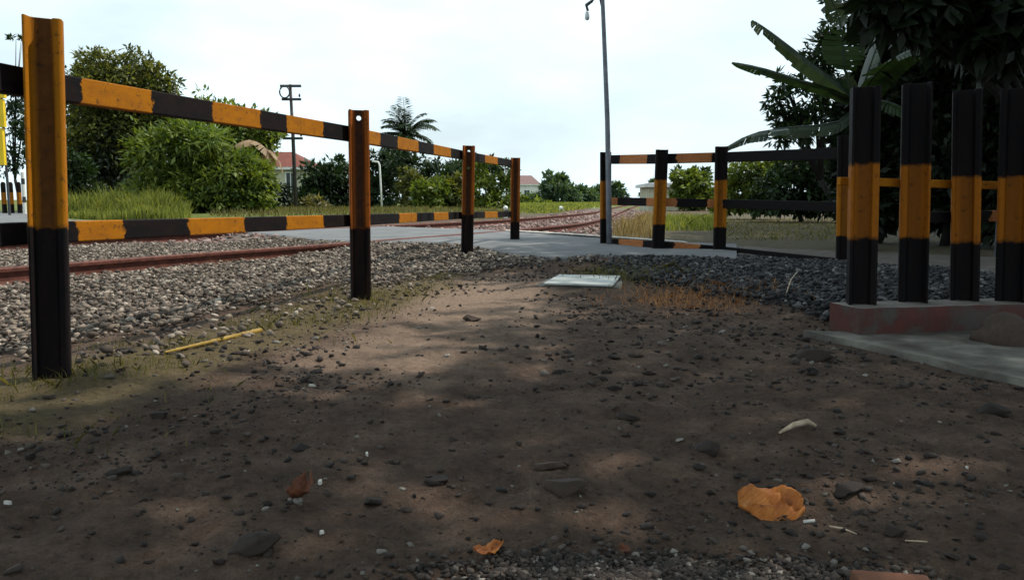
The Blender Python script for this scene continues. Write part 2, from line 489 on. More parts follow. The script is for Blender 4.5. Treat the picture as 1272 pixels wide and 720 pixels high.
def height(x, y):
    """ground height at a point (bilinear in the polar grid)"""
    r = math.hypot(x, y); a = math.degrees(math.atan2(x, y))
    i = int(np.clip(np.searchsorted(rad, r) - 1, 0, len(rad) - 2)); j = int(np.clip(np.searchsorted(ang, a) - 1, 0, len(ang) - 2))
    u = min(max((r - rad[i]) / (rad[i + 1] - rad[i]), 0), 1); v = min(max((a - ang[j]) / (ang[j + 1] - ang[j]), 0), 1)
    return float((gz2[i, j] * (1 - u) + gz2[i + 1, j] * u) * (1 - v) + (gz2[i, j + 1] * (1 - u) + gz2[i + 1, j + 1] * u) * v)


def heights(x, y):
    r = np.hypot(x, y); a = np.degrees(np.arctan2(x, y))
    i = np.clip(np.searchsorted(rad, r) - 1, 0, len(rad) - 2); j = np.clip(np.searchsorted(ang, a) - 1, 0, len(ang) - 2)
    u = np.clip((r - rad[i]) / (rad[i + 1] - rad[i]), 0, 1); v = np.clip((a - ang[j]) / (ang[j + 1] - ang[j]), 0, 1)
    return (gz2[i, j] * (1 - u) + gz2[i + 1, j] * u) * (1 - v) + (gz2[i, j + 1] * (1 - u) + gz2[i + 1, j + 1] * u) * v


nr, na = GX.shape
idx = np.arange(nr * na).reshape(nr, na)
Q = np.stack([idx[:-1, :-1], idx[:-1, 1:], idx[1:, 1:], idx[1:, :-1]], -1).reshape(-1, 4)[:, ::-1]
GV = np.stack([GX, GY, gz2], -1).reshape(-1, 3)
GV = np.vstack([GV, [[0, 0, 0]]])
me = bpy.data.meshes.new('ground')
cfan = [(nr * na, int(idx[0, j]), int(idx[0, j + 1])) for j in range(na - 1)]
me.from_pydata(GV.tolist(), [], Q.tolist() + [c[::-1] for c in cfan])
me.polygons.foreach_set('use_smooth', [True] * len(me.polygons))


def gattr(name, arr, last=0.0):
    a = me.attributes.new(name, 'FLOAT', 'POINT')
    a.data.foreach_set('value', np.append(np.asarray(arr, np.float32).ravel(), np.float32(last)))


gattr('ballast', np.clip(gbal, 0, 1)); gattr('rubble', np.clip(grub, 0, 1)); gattr('far_grass', np.clip(np.maximum(gfar, sm(40, 70, R_)), 0, 1))
FXL = -1.90 + FENCE_DIR * GY
gattr('moss', np.exp(-((GX - FXL - .12) / .38) ** 2) * (1 - sm(5.0, 7.5, GY)) * sm(1.2, 2.2, GY))
gattr('litter', np.exp(-(((GX - 1.12) / .5) ** 2 + ((GY - 4.55) / .8) ** 2)))
gattr('sunlit_dust', np.maximum(np.exp(-(((GX + .22) / .62) ** 2 + ((GY - 4.7) / 2.0) ** 2)), .8 * np.exp(-(((GX + .45) / .55) ** 2 + ((GY - 3.0) / .8) ** 2))))  # pale dusty soil, with the brightness of the sunlit strip painted in
gattr('path', sm(-.5, .3, poly_dist(GX, GY, PTX, PTY) * np.where(in_poly(GX, GY, PTX, PTY), 1, -1)))
gattr('yard', sm(.6, 1.5, GX - (2.3 - (GY - 8) * .3)) * sm(7.5, 9, GY) * (1 - sm(30, 45, GY)))

gm, nt, b = new_mat('ground soil')
n_big = tex(nt, .9, 6, .6); n_mid = tex(nt, 5, 8, .65); n_fine = tex(nt, 42, 6, .7); n_grit = tex(nt, 170, 4, .7)
soil = ramp(nt, n_mid, [(.30, (.044, .0285, .021)), (.5, (.103, .067, .048)), (.70, (.195, .134, .098))])
soil = mix(nt, ramp(nt, n_big, [(.35, (0, 0, 0)), (.68, (.75, .75, .75))]), soil, ramp(nt, n_fine, [(.3, (.062, .041, .030)), (.7, (.130, .086, .062))]))
soil = mix(nt, .55, soil, ramp(nt, n_fine, [(.25, (.55, .53, .52)), (.75, (1.4, 1.4, 1.4))]), 'MULTIPLY')
soil = mix(nt, .6, soil, ramp(nt, n_grit, [(.3, (.55, .53, .52)), (.7, (1.35, 1.35, 1.35))]), 'MULTIPLY')
speck = ramp(nt, tex(nt, 75, 3, .5), [(.30, (1, 1, 1)), (.36, (0, 0, 0))])
soil = mix(nt, math_(nt, 'MULTIPLY', speck, .7), soil, (.028, .024, .022))


def patch(name, gain=1.0, n=n_mid, k=.8):
    return math_(nt, 'MULTIPLY', math_(nt, 'ADD', math_(nt, 'MULTIPLY', attr(nt, name), gain), math_(nt, 'MULTIPLY', math_(nt, 'SUBTRACT', n, .5), k)), 1.0, clamp=True)


def mask(name, lo, hi, k=.8, n=n_mid):
    v = math_(nt, 'ADD', attr(nt, name), math_(nt, 'MULTIPLY', math_(nt, 'SUBTRACT', n, .5), k))
    return ramp(nt, v, [(lo, (0, 0, 0)), (hi, (1, 1, 1))])


soil = mix(nt, math_(nt, 'MULTIPLY', mask('sunlit_dust', .3, .85), .85), soil, ramp(nt, n_fine, [(.3, (.21, .145, .104)), (.7, (.34, .245, .180))]))
soil = mix(nt, math_(nt, 'MULTIPLY', mask('litter', .3, .8), .7), soil, ramp(nt, n_fine, [(.3, (.10, .05, .03)), (.7, (.22, .12, .07))]))
soil = mix(nt, math_(nt, 'MULTIPLY', mask('moss', .3, .75, 1.0), .8), soil, ramp(nt, n_fine, [(.3, (.078, .060, .028)), (.7, (.165, .128, .060))]))
soil = mix(nt, mask('rubble', .35, .7), soil, ramp(nt, n_fine, [(.3, (.018, .017, .017)), (.7, (.045, .041, .039))]))
soil = mix(nt, mask('ballast', .35, .65, .5), soil, ramp(nt, n_fine, [(.3, (.075, .06, .05)), (.7, (.20, .165, .14))]))
soil = mix(nt, mask('yard', .3, .7), soil, ramp(nt, n_mid, [(.3, (.060, .048, .032)), (.5, (.10, .080, .052)), (.7, (.075, .078, .032))]))
soil = mix(nt, math_(nt, 'MULTIPLY', mask('path', .3, .7), .9), soil, ramp(nt, n_mid, [(.3, (.105, .092, .080)), (.7, (.185, .166, .148))]))
soil = mix(nt, mask('far_grass', .35, .65), soil, ramp(nt, n_mid, [(.3, (.06, .085, .02)), (.7, (.15, .17, .045))]))
L(nt, soil, b.inputs['Base Color']); b.inputs['Roughness'].default_value = .95; b.inputs['Specular IOR Level'].default_value = .15
hgt = math_(nt, 'ADD', math_(nt, 'MULTIPLY', n_fine, 1.0), math_(nt, 'MULTIPLY', n_grit, .45))
bump(nt, b, hgt, 1.0, .02)
me.materials.append(gm); me.update()
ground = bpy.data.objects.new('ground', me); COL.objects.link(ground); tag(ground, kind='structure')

# ------------------------------------------------------------------ road
mb = MB()
rn = [gp(x, y, ROAD_Z) for x, y in near_px]; rf = [gp(x, y, ROAD_Z) for x, y in far_px]


def resample(P, n):
    d = [0]
    for a, b_ in zip(P, P[1:]): d.append(d[-1] + (b_ - a).length)
    out = []
    for k in range(n):
        s = d[-1] * k / (n - 1)
        i = max(0, min(len(P) - 2, int(np.searchsorted(d, s)) - 1))
        out.append(P[i].lerp(P[i + 1], (s - d[i]) / max(d[i + 1] - d[i], 1e-6)))
    return out


# resample by px x so both edges pair up
def edge_at(P, PX_, x):
    xs = [p[0] for p in PX_]; i = max(0, min(len(xs) - 2, int(np.searchsorted(xs, x)) - 1))
    t = (x - xs[i]) / (xs[i + 1] - xs[i]); return P[i].lerp(P[i + 1], t)


cols = sorted(set([p[0] for p in near_px] + [p[0] for p in far_px] + list(range(-400, 915, 40))))
W = 10
grid = []
for x in cols:
    a = edge_at(rn, near_px, x); c = edge_at(rf, far_px, x)
    row = []
    for k in range(W + 1):
        p = a.lerp(c, k / W)
        if k == 0: p = p + Vector((noise.noise(p * 2.3), noise.noise(p * 2.3 + Vector((9, 0, 0))), 0)) * .12
        p.z = ROAD_Z + .012 * noise.noise(p * .6)
        row.append(p)
    grid.append([row[0] - Vector((0, .05, .10))] + row + [row[-1] + Vector((0, .05, -.10))])
vs = [p for r in grid for p in r]; nW = W + 3
fs = [(i * nW + k, (i + 1) * nW + k, (i + 1) * nW + k + 1, i * nW + k + 1) for i in range(len(grid) - 1) for k in range(nW - 1)]
mb.add(vs, fs); road = mb.build('road', M['asphalt'], smooth=True); tag(road, kind='structure')
# pale strip along the far edge of the crossing
mb = MB()
s0 = [edge_at(rf, far_px, x) for x in range(630, 860, 10)]
for p in s0: p.z = ROAD_Z + .016
s1 = [p + Vector((-.03, -.34, 0)) for p in s0]
n = len(s0); mb.add(s0 + s1, [(i, i + 1, n + i + 1, n + i) for i in range(n - 1)])
tag(mb.build('road_edge_line', M['edge_line']), kind='structure')

# ------------------------------------------------------------------ rails
RAILP = [(-.055, 0), (-.055, .010), (-.014, .024), (-.008, .036), (-.008, .094), (-.031, .102), (-.033, .124), (-.025, .134),
         (.025, .134), (.033, .124), (.031, .102), (.008, .094), (.008, .036), (.014, .024), (.055, .010), (.055, 0)]


def path_frames(P, z):
    fr = []
    for i, p in enumerate(P):
        t = (P[min(i + 1, len(P) - 1)] - P[max(i - 1, 0)]).normalized()
        fr.append((Vector((p.x, p.y, z)), Vector((t.y, -t.x, 0)), Vector((0, 0, 1))))
    return fr


for P, lab in ((NR, 'nearer rusty red rail running past the fence through pale ballast'), (FR, 'farther rusty rail of the line, seen beyond the road crossing')):
    mb = MB(); mb.sweep(path_frames(P, -.034), RAILP)
    tag(mb.build('railway_rail', M['rail']), lab, 'rail', 'rails of the railway line')
# sleepers mostly buried in ballast
slp = None
M['sleeper'] = rough_mat('concrete sleeper', [(.3, (.15, .155, .15)), (.7, (.28, .29, .28))], 9)
for k, yy in enumerate((4.9, 5.55, 6.2, 6.85, 7.5, 8.15)):
    c0 = Vector((float(rail_x(NRA, yy)), yy, -.06)); t = Vector((.40, .916, 0)); nn = Vector((.916, -.40, 0))
    mbk = MB()
    mbk.sweep([(nn * s, -t, Vector((0, 0, 1))) for s in (-.62, .62)], [(-.11, -.1), (.11, -.1), (.085, .04), (-.085, .04)])
    if slp is None:
        slp = mbk.build('railway_sleeper', M['sleeper'], origin=(0, 0, 0)); o = slp
    else:
        o = slp.copy(); COL.objects.link(o)
    o.location = c0
    tag(o, 'grey concrete sleeper sunk in the ballast under the nearer rail', 'sleeper', 'sleepers under the nearer rail')

# ------------------------------------------------------------------ stones
def ico(sub):
    bm = bmesh.new(); bmesh.ops.create_icosphere(bm, subdivisions=sub, radius=1)
    v = np.array([x.co[:] for x in bm.verts]); f = np.array([[q.index for q in p.verts] for p in bm.faces]); bm.free()
    return v, f


def unit(v): return v / np.maximum(np.linalg.norm(v, axis=-1, keepdims=True), 1e-9)


ICO1, ICO1F = ico(1); ICO2, ICO2F = ico(2); ICO3, ICO3F = ico(3)


def rand_rot(n):
    q = rng.normal(size=(n, 4)); q /= np.linalg.norm(q, axis=1)[:, None]
    w, x, y, z = q.T
    return np.stack([np.stack([1 - 2 * (y * y + z * z), 2 * (x * y - z * w), 2 * (x * z + y * w)], -1),
                     np.stack([2 * (x * y + z * w), 1 - 2 * (x * x + z * z), 2 * (y * z - x * w)], -1),
                     np.stack([2 * (x * z - y * w), 2 * (y * z + x * w), 1 - 2 * (x * x + y * y)], -1)], 1)


def stones(name, P, size, mat, flat=.7, base=None, tint=None, jag=.28):
    """one mesh of many angular stones"""
    bv, bf = base or (ICO1, ICO1F)
    n = len(P); nv = len(bv)
    V = bv[None] * (1 + jag * rng.normal(size=(n, nv, 1)).clip(-1.6, 1.6))
    # chop each stone with a few planes so it has flat faces and sharp edges
    for q in range(5):
        pn = unit(rng.normal(size=(n, 1, 3))); off_ = rng.uniform(.32, .75, size=(n, 1))
        ex = np.maximum((V * pn).sum(-1) - off_, 0)
        V = V - pn * ex[..., None]
    V = V * rng.uniform(.5, 1.5, size=(n, 1, 3))
    V = np.einsum('nij,nvj->nvi', rand_rot(n), V)
    V[..., 2] *= flat
    V = V * size[:, None, None] + P[:, None, :]
    Fq = (bf[None] + (np.arange(n) * nv)[:, None, None]).reshape(-1, 3)
    t = np.repeat(rng.random(n) if tint is None else tint, nv)
    o = np_mesh(name, V.reshape(-1, 3), Fq, mat, tint=t)
    return o


def scatter(n, x0, x1, y0, y1, keep):
    x = rng.uniform(x0, x1, n); y = rng.uniform(y0, y1, n)
    k = keep(x, y) > rng.random(n)
    return x[k], y[k]


def keep_bal(x, y):
    z, bal, rub, bank, fg = terrain(x, y)
    s = np.where(in_poly(x, y, RPX, RPY), -1, 1) * poly_dist(x, y, RPX, RPY)
    return np.where(s > .02, np.maximum(sm(.12, .55, bal), .14 * np.exp(-((x + 1.95 - FENCE_DIR * y) / .28) ** 2) * (y < 7.5)), 0)


x1_, y1_ = scatter(105000, -8.5, .8, 2.6, 10.8, keep_bal)
s_ = .006 + .018 * rng.random(len(x1_)) ** 1.5
P_ = np.stack([x1_, y1_, heights(x1_, y1_) + s_ * .35 + rng.uniform(0, .028, len(x1_))], -1)
tag(stones('ballast', P_, s_, M['ballast']), 'pale grey angular ballast stones heaped along the near rail', 'ballast', kind='stuff')
x1_, y1_ = scatter(26000, -9, 8, 10.8, 42, keep_bal)
s_ = rng.uniform(.03, .06, len(x1_))
P_ = np.stack([x1_, y1_, heights(x1_, y1_) + s_ * .3], -1)
tag(stones('ballast', P_, s_, M['ballast_pink']), 'rusty pink ballast stones between the rails beyond the crossing', 'ballast', kind='stuff')


def keep_rub(x, y):
    z, bal, rub, bank, fg = terrain(x, y)
    s = np.where(in_poly(x, y, RPX, RPY), -1, 1) * poly_dist(x, y, RPX, RPY)
    a = np.where(in_poly(x, y, APX, APY), -1, 1) * poly_dist(x, y, APX, APY)
    pd = in_poly(x, y, PTX, PTY)
    return np.where((s > .02) & (a > .02) & ~pd, sm(.25, .75, rub) + .10 * sm(6.0, 6.8, y) * (1 - sm(.8, 1.6, np.abs(x - .9))), 0)


x1_, y1_ = scatter(52000, -.8, 4.9, 3.4, 8.6, keep_rub)
s_ = .007 + .018 * rng.random(len(x1_)) ** 1.6
P_ = np.stack([x1_, y1_, heights(x1_, y1_) + s_ * .4 + rng.uniform(0, .02, len(x1_))], -1)
tag(stones('rubble', P_, s_, M['rubble']), 'dark broken stones banked up below the right fence', 'rubble', kind='stuff')


def keep_peb(x, y):
    z, bal, rub, bank, fg = terrain(x, y)
    a = in_poly(x, y, APX, APY)
    cl = np.array([noise.noise((p * 1.7, q * 1.7, 3.3)) for p, q in zip(x, y)])
    d = .14 + .9 * sm(.0, .45, cl) + .55 * np.exp(-(((x - .8) / .8) ** 2 + ((y - 3.2) / .9) ** 2))
    # heap of fine gravel at the very front, right of the middle
    d = d + 1.2 * np.exp(-(((x - .22) / .24) ** 2 + ((y - 1.26) / .09) ** 2))
    d = d * (1 - .85 * np.exp(-(((x + .25) / .6) ** 2 + ((y - 4.2) / 2.0) ** 2)))
    return np.where(a | (bal > .5), 0, d)


x1_, y1_ = scatter(12000, -1.6, 1.7, 1.0, 2.6, keep_peb)
s_ = .0028 + .009 * rng.random(len(x1_)) ** 4
P_ = np.stack([x1_, y1_, heights(x1_, y1_) + s_ * .25], -1)
x2_, y2_ = scatter(20000, -2.2, 3, 2.4, 7.6, keep_peb)
s2 = .004 + .015 * rng.random(len(x2_)) ** 3.2
P2 = np.stack([x2_, y2_, heights(x2_, y2_) + s2 * .25], -1)
# dense fine gravel at the bottom
n = 3800
x3 = rng.normal(.24, .17, n); y3 = rng.normal(1.235, .035, n); s3 = rng.uniform(.003, .0085, n)
P3 = np.stack([x3, y3, heights(x3, y3) + s3 * .35], -1)
tag(stones('gravel', np.vstack([P_, P2, P3]), np.concatenate([s_, s2, s3]), M['pebble'], .65), 'fine dark gravel strewn over the bare dirt', 'gravel', kind='stuff')


# single stones lying on the dirt
def stone_thing(px, py, wpx, label, group=None, mat='stone', flat=.5, name='stone', tint=None, z=None):
    g = gp(px, py, 0); g = gp(px, py, height(g.x, g.y)); hz = height(g.x, g.y)
    if z is not None: g = gp(px, py, z); hz = z
    r = wpx * g.y / F / 2
    v = ICO3.copy()
    sd_ = rng.uniform(0, 50)
    d = np.array([noise.fractal(Vector(p) * 1.3 + Vector((sd_, 0, 0)), 1, 2, 4) for p in v])
    v = v * (1 + .42 * d[:, None])
    for q in range(0 if name == 'concrete_lump' else 9):
        pn = unit(rng.normal(size=3)); ex = np.maximum(v @ pn - rng.uniform(.45, .8), 0); v = v - pn[None] * ex[:, None]
    v = v * np.array([1.15, rng.uniform(.6, 1.0), flat])
    a = rng.uniform(-.5, .5); c, s = math.cos(a), math.sin(a)
    v = v @ np.array([[c, s, 0], [-s, c, 0], [0, 0, 1]]) * r
    v = v + np.array([g.x, g.y, hz + r * flat * .34])
    o = np_mesh(name, v, ICO3F, M[mat], tint=np.full(len(v), rng.uniform(0, .5) if tint is None else tint), origin=(g.x, g.y, hz))
    return tag(o, label, 'stone', group)


for a in [(200, 519, 28, 'dark clod right of the tall post foot'), (38, 566, 20, 'round dark stone at the left edge of the dirt'),
          (372, 558, 24, 'flat dark stone behind the crumpled brown leaf'), (315, 683, 66, 'wide flat black stone at the bottom left of the dirt'),
          (465, 626, 30, 'brownish round stone right of the crumpled brown leaf'), (682, 582, 36, 'pale brown stone in the middle of the dirt'),
          (1010, 446, 44, 'low dark clod in front of the concrete apron tip'), (700, 612, 52, 'broad low dark clod in front of the pale brown stone'),
          (1050, 616, 44, 'dark stone right of the big orange leaf'), (1235, 512, 40, 'dark stone lying below the apron edge at far right'),
          (1110, 662, 40, 'flat grey stone at the bottom right'), (545, 600, 30, 'small clod in the middle left of the dirt'),
          (780, 520, 26, 'small dark clod in the middle of the dirt'), (585, 398, 26, 'stone cluster lump on the pale dusty patch'),
          (880, 560, 40, 'grey flat stone above the big orange leaf'), (150, 590, 26, 'low clod left of the crumpled brown leaf')]:
    stone_thing(*a, tint=.8 if 'pale' in a[3] else None)
for k in range(70):
    px = rng.uniform(20, 1250); py = 440 + 270 * rng.random() ** 1.3
    if px > 980 and py < 500: continue
    stone_thing(px, py, rng.uniform(7, 20), 'small dark stone half sunk in the brown dirt', 'small stones on the dirt')
stone_thing(1254, 426, 70, 'rough dark lump of concrete on the apron', flat=.75, name='concrete_lump', tint=.85, z=.020)['category'] = 'rubble lump'


# flakes, twigs, leaves on the dirt
def dead_leaf(px, py, wpx, mat, label, rz, curl=.25, ratio=.62, lift=.0, seedv=1, tilt=R(8)):
    g = gp(px, py, 0); g = gp(px, py, height(g.x, g.y)); hz = height(g.x, g.y)
    Ln = wpx * g.y / F; nU, nV = 22, 12
    vs = []
    for i in range(nU + 1):
        u = i / nU
        half = Ln * ratio * .5 * (math.sin(math.pi * min(.97, .06 + u * .93)) ** .62) * (1 + .16 * noise.noise((u * 6, seedv, 0)) + .10 * noise.noise((u * 22, seedv, 3)))
        for j in range(nV + 1):
            w = j / nV * 2 - 1
            x = (u - .5) * Ln * (1 + .06 * noise.noise((w * 5, seedv, 9))); y = w * half * (1 + .14 * noise.noise((u * 9, seedv + (3 if w > 0 else 7), 1)))
            z = Ln * (curl * abs(w) ** 1.6 * .5 * (.5 + u) + -.10 * abs(w) * (1 if w > 0 else -.4) + .17 * noise.noise((u * 3.1, w * 2.2, seedv)) + .06 * noise.noise((u * 9, w * 6, seedv + 4)) + curl * .5 * (2 * u - 1) ** 2) + .006 + lift
            vs.append((x, y, z))
    fs = [(i * (nV + 1) + j, (i + 1) * (nV + 1) + j, (i + 1) * (nV + 1) + j + 1, i * (nV + 1) + j + 1) for i in range(nU) for j in range(nV)]
    mb = MB(); mb.add(vs, fs)
    o = mb.build('dead_leaf', M[mat], smooth=True, origin=(0, 0, 0), fixn=False)
    o.location = (g.x, g.y, hz + abs(math.sin(tilt)) * Ln * ratio * .45); o.rotation_euler = (tilt, 0, rz)
    so = o.modifiers.new('thickness', 'SOLIDIFY'); so.thickness = .0006
    return tag(o, label, 'leaf')


dead_leaf(956, 636, 82, 'leaf_dead', 'big orange dead leaf lying on the dirt near the gravel', R(176), .14, .74, .0, 2, R(-16))
dead_leaf(606, 690, 38, 'leaf_dead', 'small orange dead leaf at the bottom of the dirt', R(20), .3, .8, 0, 5)
dead_leaf(370, 624, 36, 'leaf_brown', 'crumpled dark brown dead leaf curling upward', R(70), .75, .9, .004, 8)
dead_leaf(775, 690, 20, 'leaf_brown', 'scrap of brown leaf beside the fine gravel', R(120), .3, .6, 0, 12)


def stick(pts, r, mat, name, label, cat, sag=0):
    P = []
    for (px, py, dz) in pts:
        g = gp(px, py, 0); h = height(g.x, g.y); g = gp(px, py, h); P.append(Vector((g.x, g.y, height(g.x, g.y) + dz)))
    mb = MB(); mb.tube(P, r, 7); o = mb.build(name, M[mat], smooth=True, origin=P[0])
    return tag(o, label, cat)


bs = [gp(205, 447, .012), gp(325, 405, .03)]
nb = 9; pts = [bs[0].lerp(bs[1], k / nb) for k in range(nb + 1)]; rr = [.005 + .006 * k / nb for k in range(nb + 1)]
za, zb_ = height(pts[0].x, pts[0].y), height(pts[-1].x, pts[-1].y)
lift_ = max(height(p.x, p.y) - (za + (zb_ - za) * k / nb) for k, p in enumerate(pts))
for k, p in enumerate(pts): p.z = za + (zb_ - za) * k / nb + lift_ * .8 + .006
pts2 = []; rr2 = []
for k in range(nb):
    pts2 += [pts[k], pts[k].lerp(pts[k + 1], .12), pts[k].lerp(pts[k + 1], .88)]; rr2 += [rr[k] * 1.25, rr[k], rr[k] * .98]
mb = MB(); mb.tube(pts2, rr2, 8)
tag(mb.build('bamboo_stick', M['bamboo'], smooth=True, origin=pts[0]), 'long yellow bamboo stick lying on the grass edge', 'stick')
stick([(968, 542, .008), (985, 534, .014), (1003, 529, .012), (1014, 531, .006)], [.003, .007, .008, .003], 'twig', 'dry_twig', 'pale curved twig lying above the big orange leaf', 'twig')
stick([(998, 648, .004), (1012, 651, .006)], [.003, .003], 'chip', 'dry_twig', 'short white splinter right of the big orange leaf', 'twig')
stick([(1030, 656, .004), (1048, 660, .006), (1064, 664, .003)], [.0015, .0022, .001], 'twig', 'dry_twig', 'thin pale twig right of the white splinter', 'twig')
stick([(1124, 670, .003), (1152, 671, .004)], [.0014, .0014], 'twig', 'dry_twig', 'thin straight twig at the bottom right', 'twig')
stick([(976, 366, .02), (982, 360, .06), (990, 358, .10)], [.003, .004, .002], 'twig', 'dry_twig', 'pale twig standing up out of the dark rubble', 'twig')
for (px, py, w) in [(388, 481, 14), (398, 602, 16), (400, 665, 14), (456, 567, 10), (10, 628, 14), (536, 384, 9), (1201, 584, 9), (830, 425, 12)]:
    g = gp(px, py, 0); h = height(g.x, g.y); g = gp(px, py, h); w = w * .7 * g.y / F
    mb = MB(); ph = rng.uniform(0, 6)
    ring = [(w * .5 * math.cos(k) * rng.uniform(.7, 1.1), w * .3 * math.sin(k) * rng.uniform(.6, 1.1)) for k in np.linspace(0, 2 * math.pi, 8)[:-1]]
    nk = len(ring)
    mb.add([(x, y, .004 + .2 * x) for x, y in ring] + [(x * .9, y * .9, .010 + .2 * x) for x, y in ring],
           [tuple(range(nk))[::-1], tuple(range(nk, 2 * nk))] + [(k, (k + 1) % nk, nk + (k + 1) % nk, nk + k) for k in range(nk)])
    o = mb.build('pale_chip', M['chip'], origin=(0, 0, 0)); o.location = (g.x, g.y, h); o.rotation_euler = (0, 0, ph)
    tag(o, 'tiny pale chip lying on the dark dirt', 'chip', 'pale chips on the dirt')
# broken brick at the bottom edge
g = gp(1105, 722, 0); mb = MB()
mb.box((0, 0, .012), (.115, .05, .03)); o = mb.build('brick_piece', M['brick'], origin=(0, 0, 0)); o.location = (g.x, g.y - .012, height(g.x, g.y)); o.rotation_euler = (R(2), R(3), R(-3))
bv = o.modifiers.new('bevel', 'BEVEL'); bv.width = .004; bv.segments = 2
tag(o, 'brown broken brick half buried at the bottom edge', 'brick')

# ------------------------------------------------------------------ drain cover
cov = [gp(675, 351, .043), gp(761, 353.5, .043), gp(771, 342, .043), gp(694, 340.5, .043)]
c0 = sum(cov, Vector()) / 4
mb = MB(); top = [p.copy() for p in cov]; bot = [Vector((p.x, p.y, .028)) for p in cov]
mb.add(bot + top, [(3, 2, 1, 0), (4, 5, 6, 7), (0, 1, 5, 4), (1, 2, 6, 5), (2, 3, 7, 6), (3, 0, 4, 7)])
o = mb.build('concrete_cover', M['concrete'], origin=(c0.x, c0.y, .025)); bv = o.modifiers.new('bevel', 'BEVEL'); bv.width = .006; bv.segments = 2
tag(o, 'pale flat concrete cover lying in the middle of the path', 'cover')
fr_ = [c0 + (p - c0) * 1.0 for p in cov]
fr_ = [Vector((p.x, p.y, 0)) + Vector(d) for p, d in zip(fr_, ((-.06, .02, 0), (.06, .0, 0), (.02, .05, 0), (-.05, .05, 0)))]
mb = MB(); mb.add([Vector((p.x, p.y, -.06)) for p in fr_] + [Vector((p.x, p.y, .023)) for p in fr_], [(3, 2, 1, 0), (4, 5, 6, 7), (0, 1, 5, 4), (1, 2, 6, 5), (2, 3, 7, 6), (3, 0, 4, 7)])
o = mb.build('drain_surround', M['apron'], origin=(c0.x, c0.y, 0)); bv = o.modifiers.new('bevel', 'BEVEL'); bv.width = .006; bv.segments = 2
tag(o, 'grey concrete frame under the pale cover, its corners showing', 'drain frame')

# ------------------------------------------------------------------ rail posts and fences
POSTP = [(x * .86, (z - .067) * .86) for x, z in RAILP]


def rail_post(px_b, py_b, px_t, py_t, mat, parent, low, high, yaw=0, Y=None, holes=(), flip=1, zb=0.0, scale=1.0):
    """post cut from old rail; the rail's height axis lies across the view"""
    if Y is None:
        B = gp(px_b, py_b, zb); Y = B.y
    else:
        B = at(px_b, py_b, Y)
    T = at(px_t, py_t, Y)
    ax = T - B; ax_n = ax.normalized()
    yaw = yaw - math.atan2(B.x, B.y)          # the web roughly faces the road user
    xa = Vector((math.cos(yaw), math.sin(yaw), 0)) * flip; xa = (xa - ax_n * xa.dot(ax_n)).normalized()
    ya = ax_n.cross(xa)
    mb = MB()
    Lp = ax.length; nseg = 14
    fr = []
    for k in range(nseg + 1):
        s = -.25 + (Lp + .25) * k / nseg
        fr.append((Vector((0, 0, s)), Vector((0, 1, 0)), Vector((1, 0, 0))))
    mb.sweep(fr, [(x * scale, z * scale) for x, z in POSTP])
    o = mb.build('post', mat, origin=(0, 0, 0))
    if holes:
        cut = MB()
        for hz in holes: cut.tube([(0, -.05, Lp - hz), (0, .05, Lp - hz)], .014, 20)
        co = cut.build('cutter', mat, origin=(0, 0, 0))
        bo = o.modifiers.new('holes', 'BOOLEAN'); bo.object = co; bo.operation = 'DIFFERENCE'; bo.solver = 'EXACT'
        dg = bpy.context.evaluated_depsgraph_get(); dg.update()
        nm = bpy.data.meshes.new_from_object(o.evaluated_get(dg)); o.modifiers.clear(); o.data = nm
        bpy.data.objects.remove(co)
    bv = o.modifiers.new('bevel', 'BEVEL'); bv.width = .002; bv.segments = 1
    Mx = Matrix((xa, ya, ax_n)).transposed().to_4x4(); Mx.translation = B
    o.parent = parent; o.matrix_basis = Matrix.Translation(-parent.location) @ Mx
    o['band_low'] = low; o['band_high'] = high
    return B, T


def stripe_bar(name, pts, stripes, h, t, mat, parent, first=1.0):
    """flat bar through world pts (centres); stripes: list of world positions t along (0..1 arc) where the colour flips"""
    d = [0]
    for a, b_ in zip(pts, pts[1:]): d.append(d[-1] + (b_ - a).length)
    tot = d[-1]

    def P(s):
        i = max(0, min(len(pts) - 2, int(np.searchsorted(d, s)) - 1)); return pts[i].lerp(pts[i + 1], (s - d[i]) / max(d[i + 1] - d[i], 1e-9))
    cuts = sorted(set([0, tot] + d[1:-1])); val = first; sts = []
    ss = [(0.0, first)]
    for c in stripes:
        ss.append((max(c - .03, 0), val)); val = 1 - val; ss.append((min(c + .03, tot), val))
    ss.append((tot, val))
    for c in d[1:-1]:
        v = first
        for q in stripes:
            if q < c: v = 1 - v
        ss.append((c, v))
    ss.sort(key=lambda q: q[0])
    fr = []; av = []
    for s, v in ss:
        p = P(s); q = P(min(s + .02, tot)); q0 = P(max(s - .02, 0)); tt = (q - q0).normalized()
        xx = tt.cross(Vector((0, 0, 1))).normalized(); zz = xx.cross(tt).normalized()
        fr.append((p, xx, zz)); av.append(v)
    prof = [(-t / 2, -h / 2), (t / 2, -h / 2), (t / 2, h / 2), (-t / 2, h / 2)]
    mb = MB(); mb.sweep(fr, prof, a=av)
    o = mb.build(name, mat, parent=parent, attr='stripe')
    bv = o.modifiers.new('bevel', 'BEVEL'); bv.width = .004; bv.segments = 2
    return o


def line_arc(pts, pxs):
    """arc length along polyline pts where its image x equals each px (pts seen from the camera)"""
    out = []
    for q in pxs:
        acc = 0
        for a, b_ in zip(pts, pts[1:]):
            n = 400; hit = None; prev = None
            for k in range(n + 1):
                p = a.lerp(b_, k / n); v = p - CAM
                if v.dot(FWD) < .1: continue
                x = 636 + F * v.x / v.dot(FWD)
                if prev is not None and (prev - q) * (x - q) <= 0: hit = acc + (b_ - a).length * k / n; break
                prev = x
            if hit is not None: out.append(hit); break
            acc += (b_ - a).length
    return sorted(out)


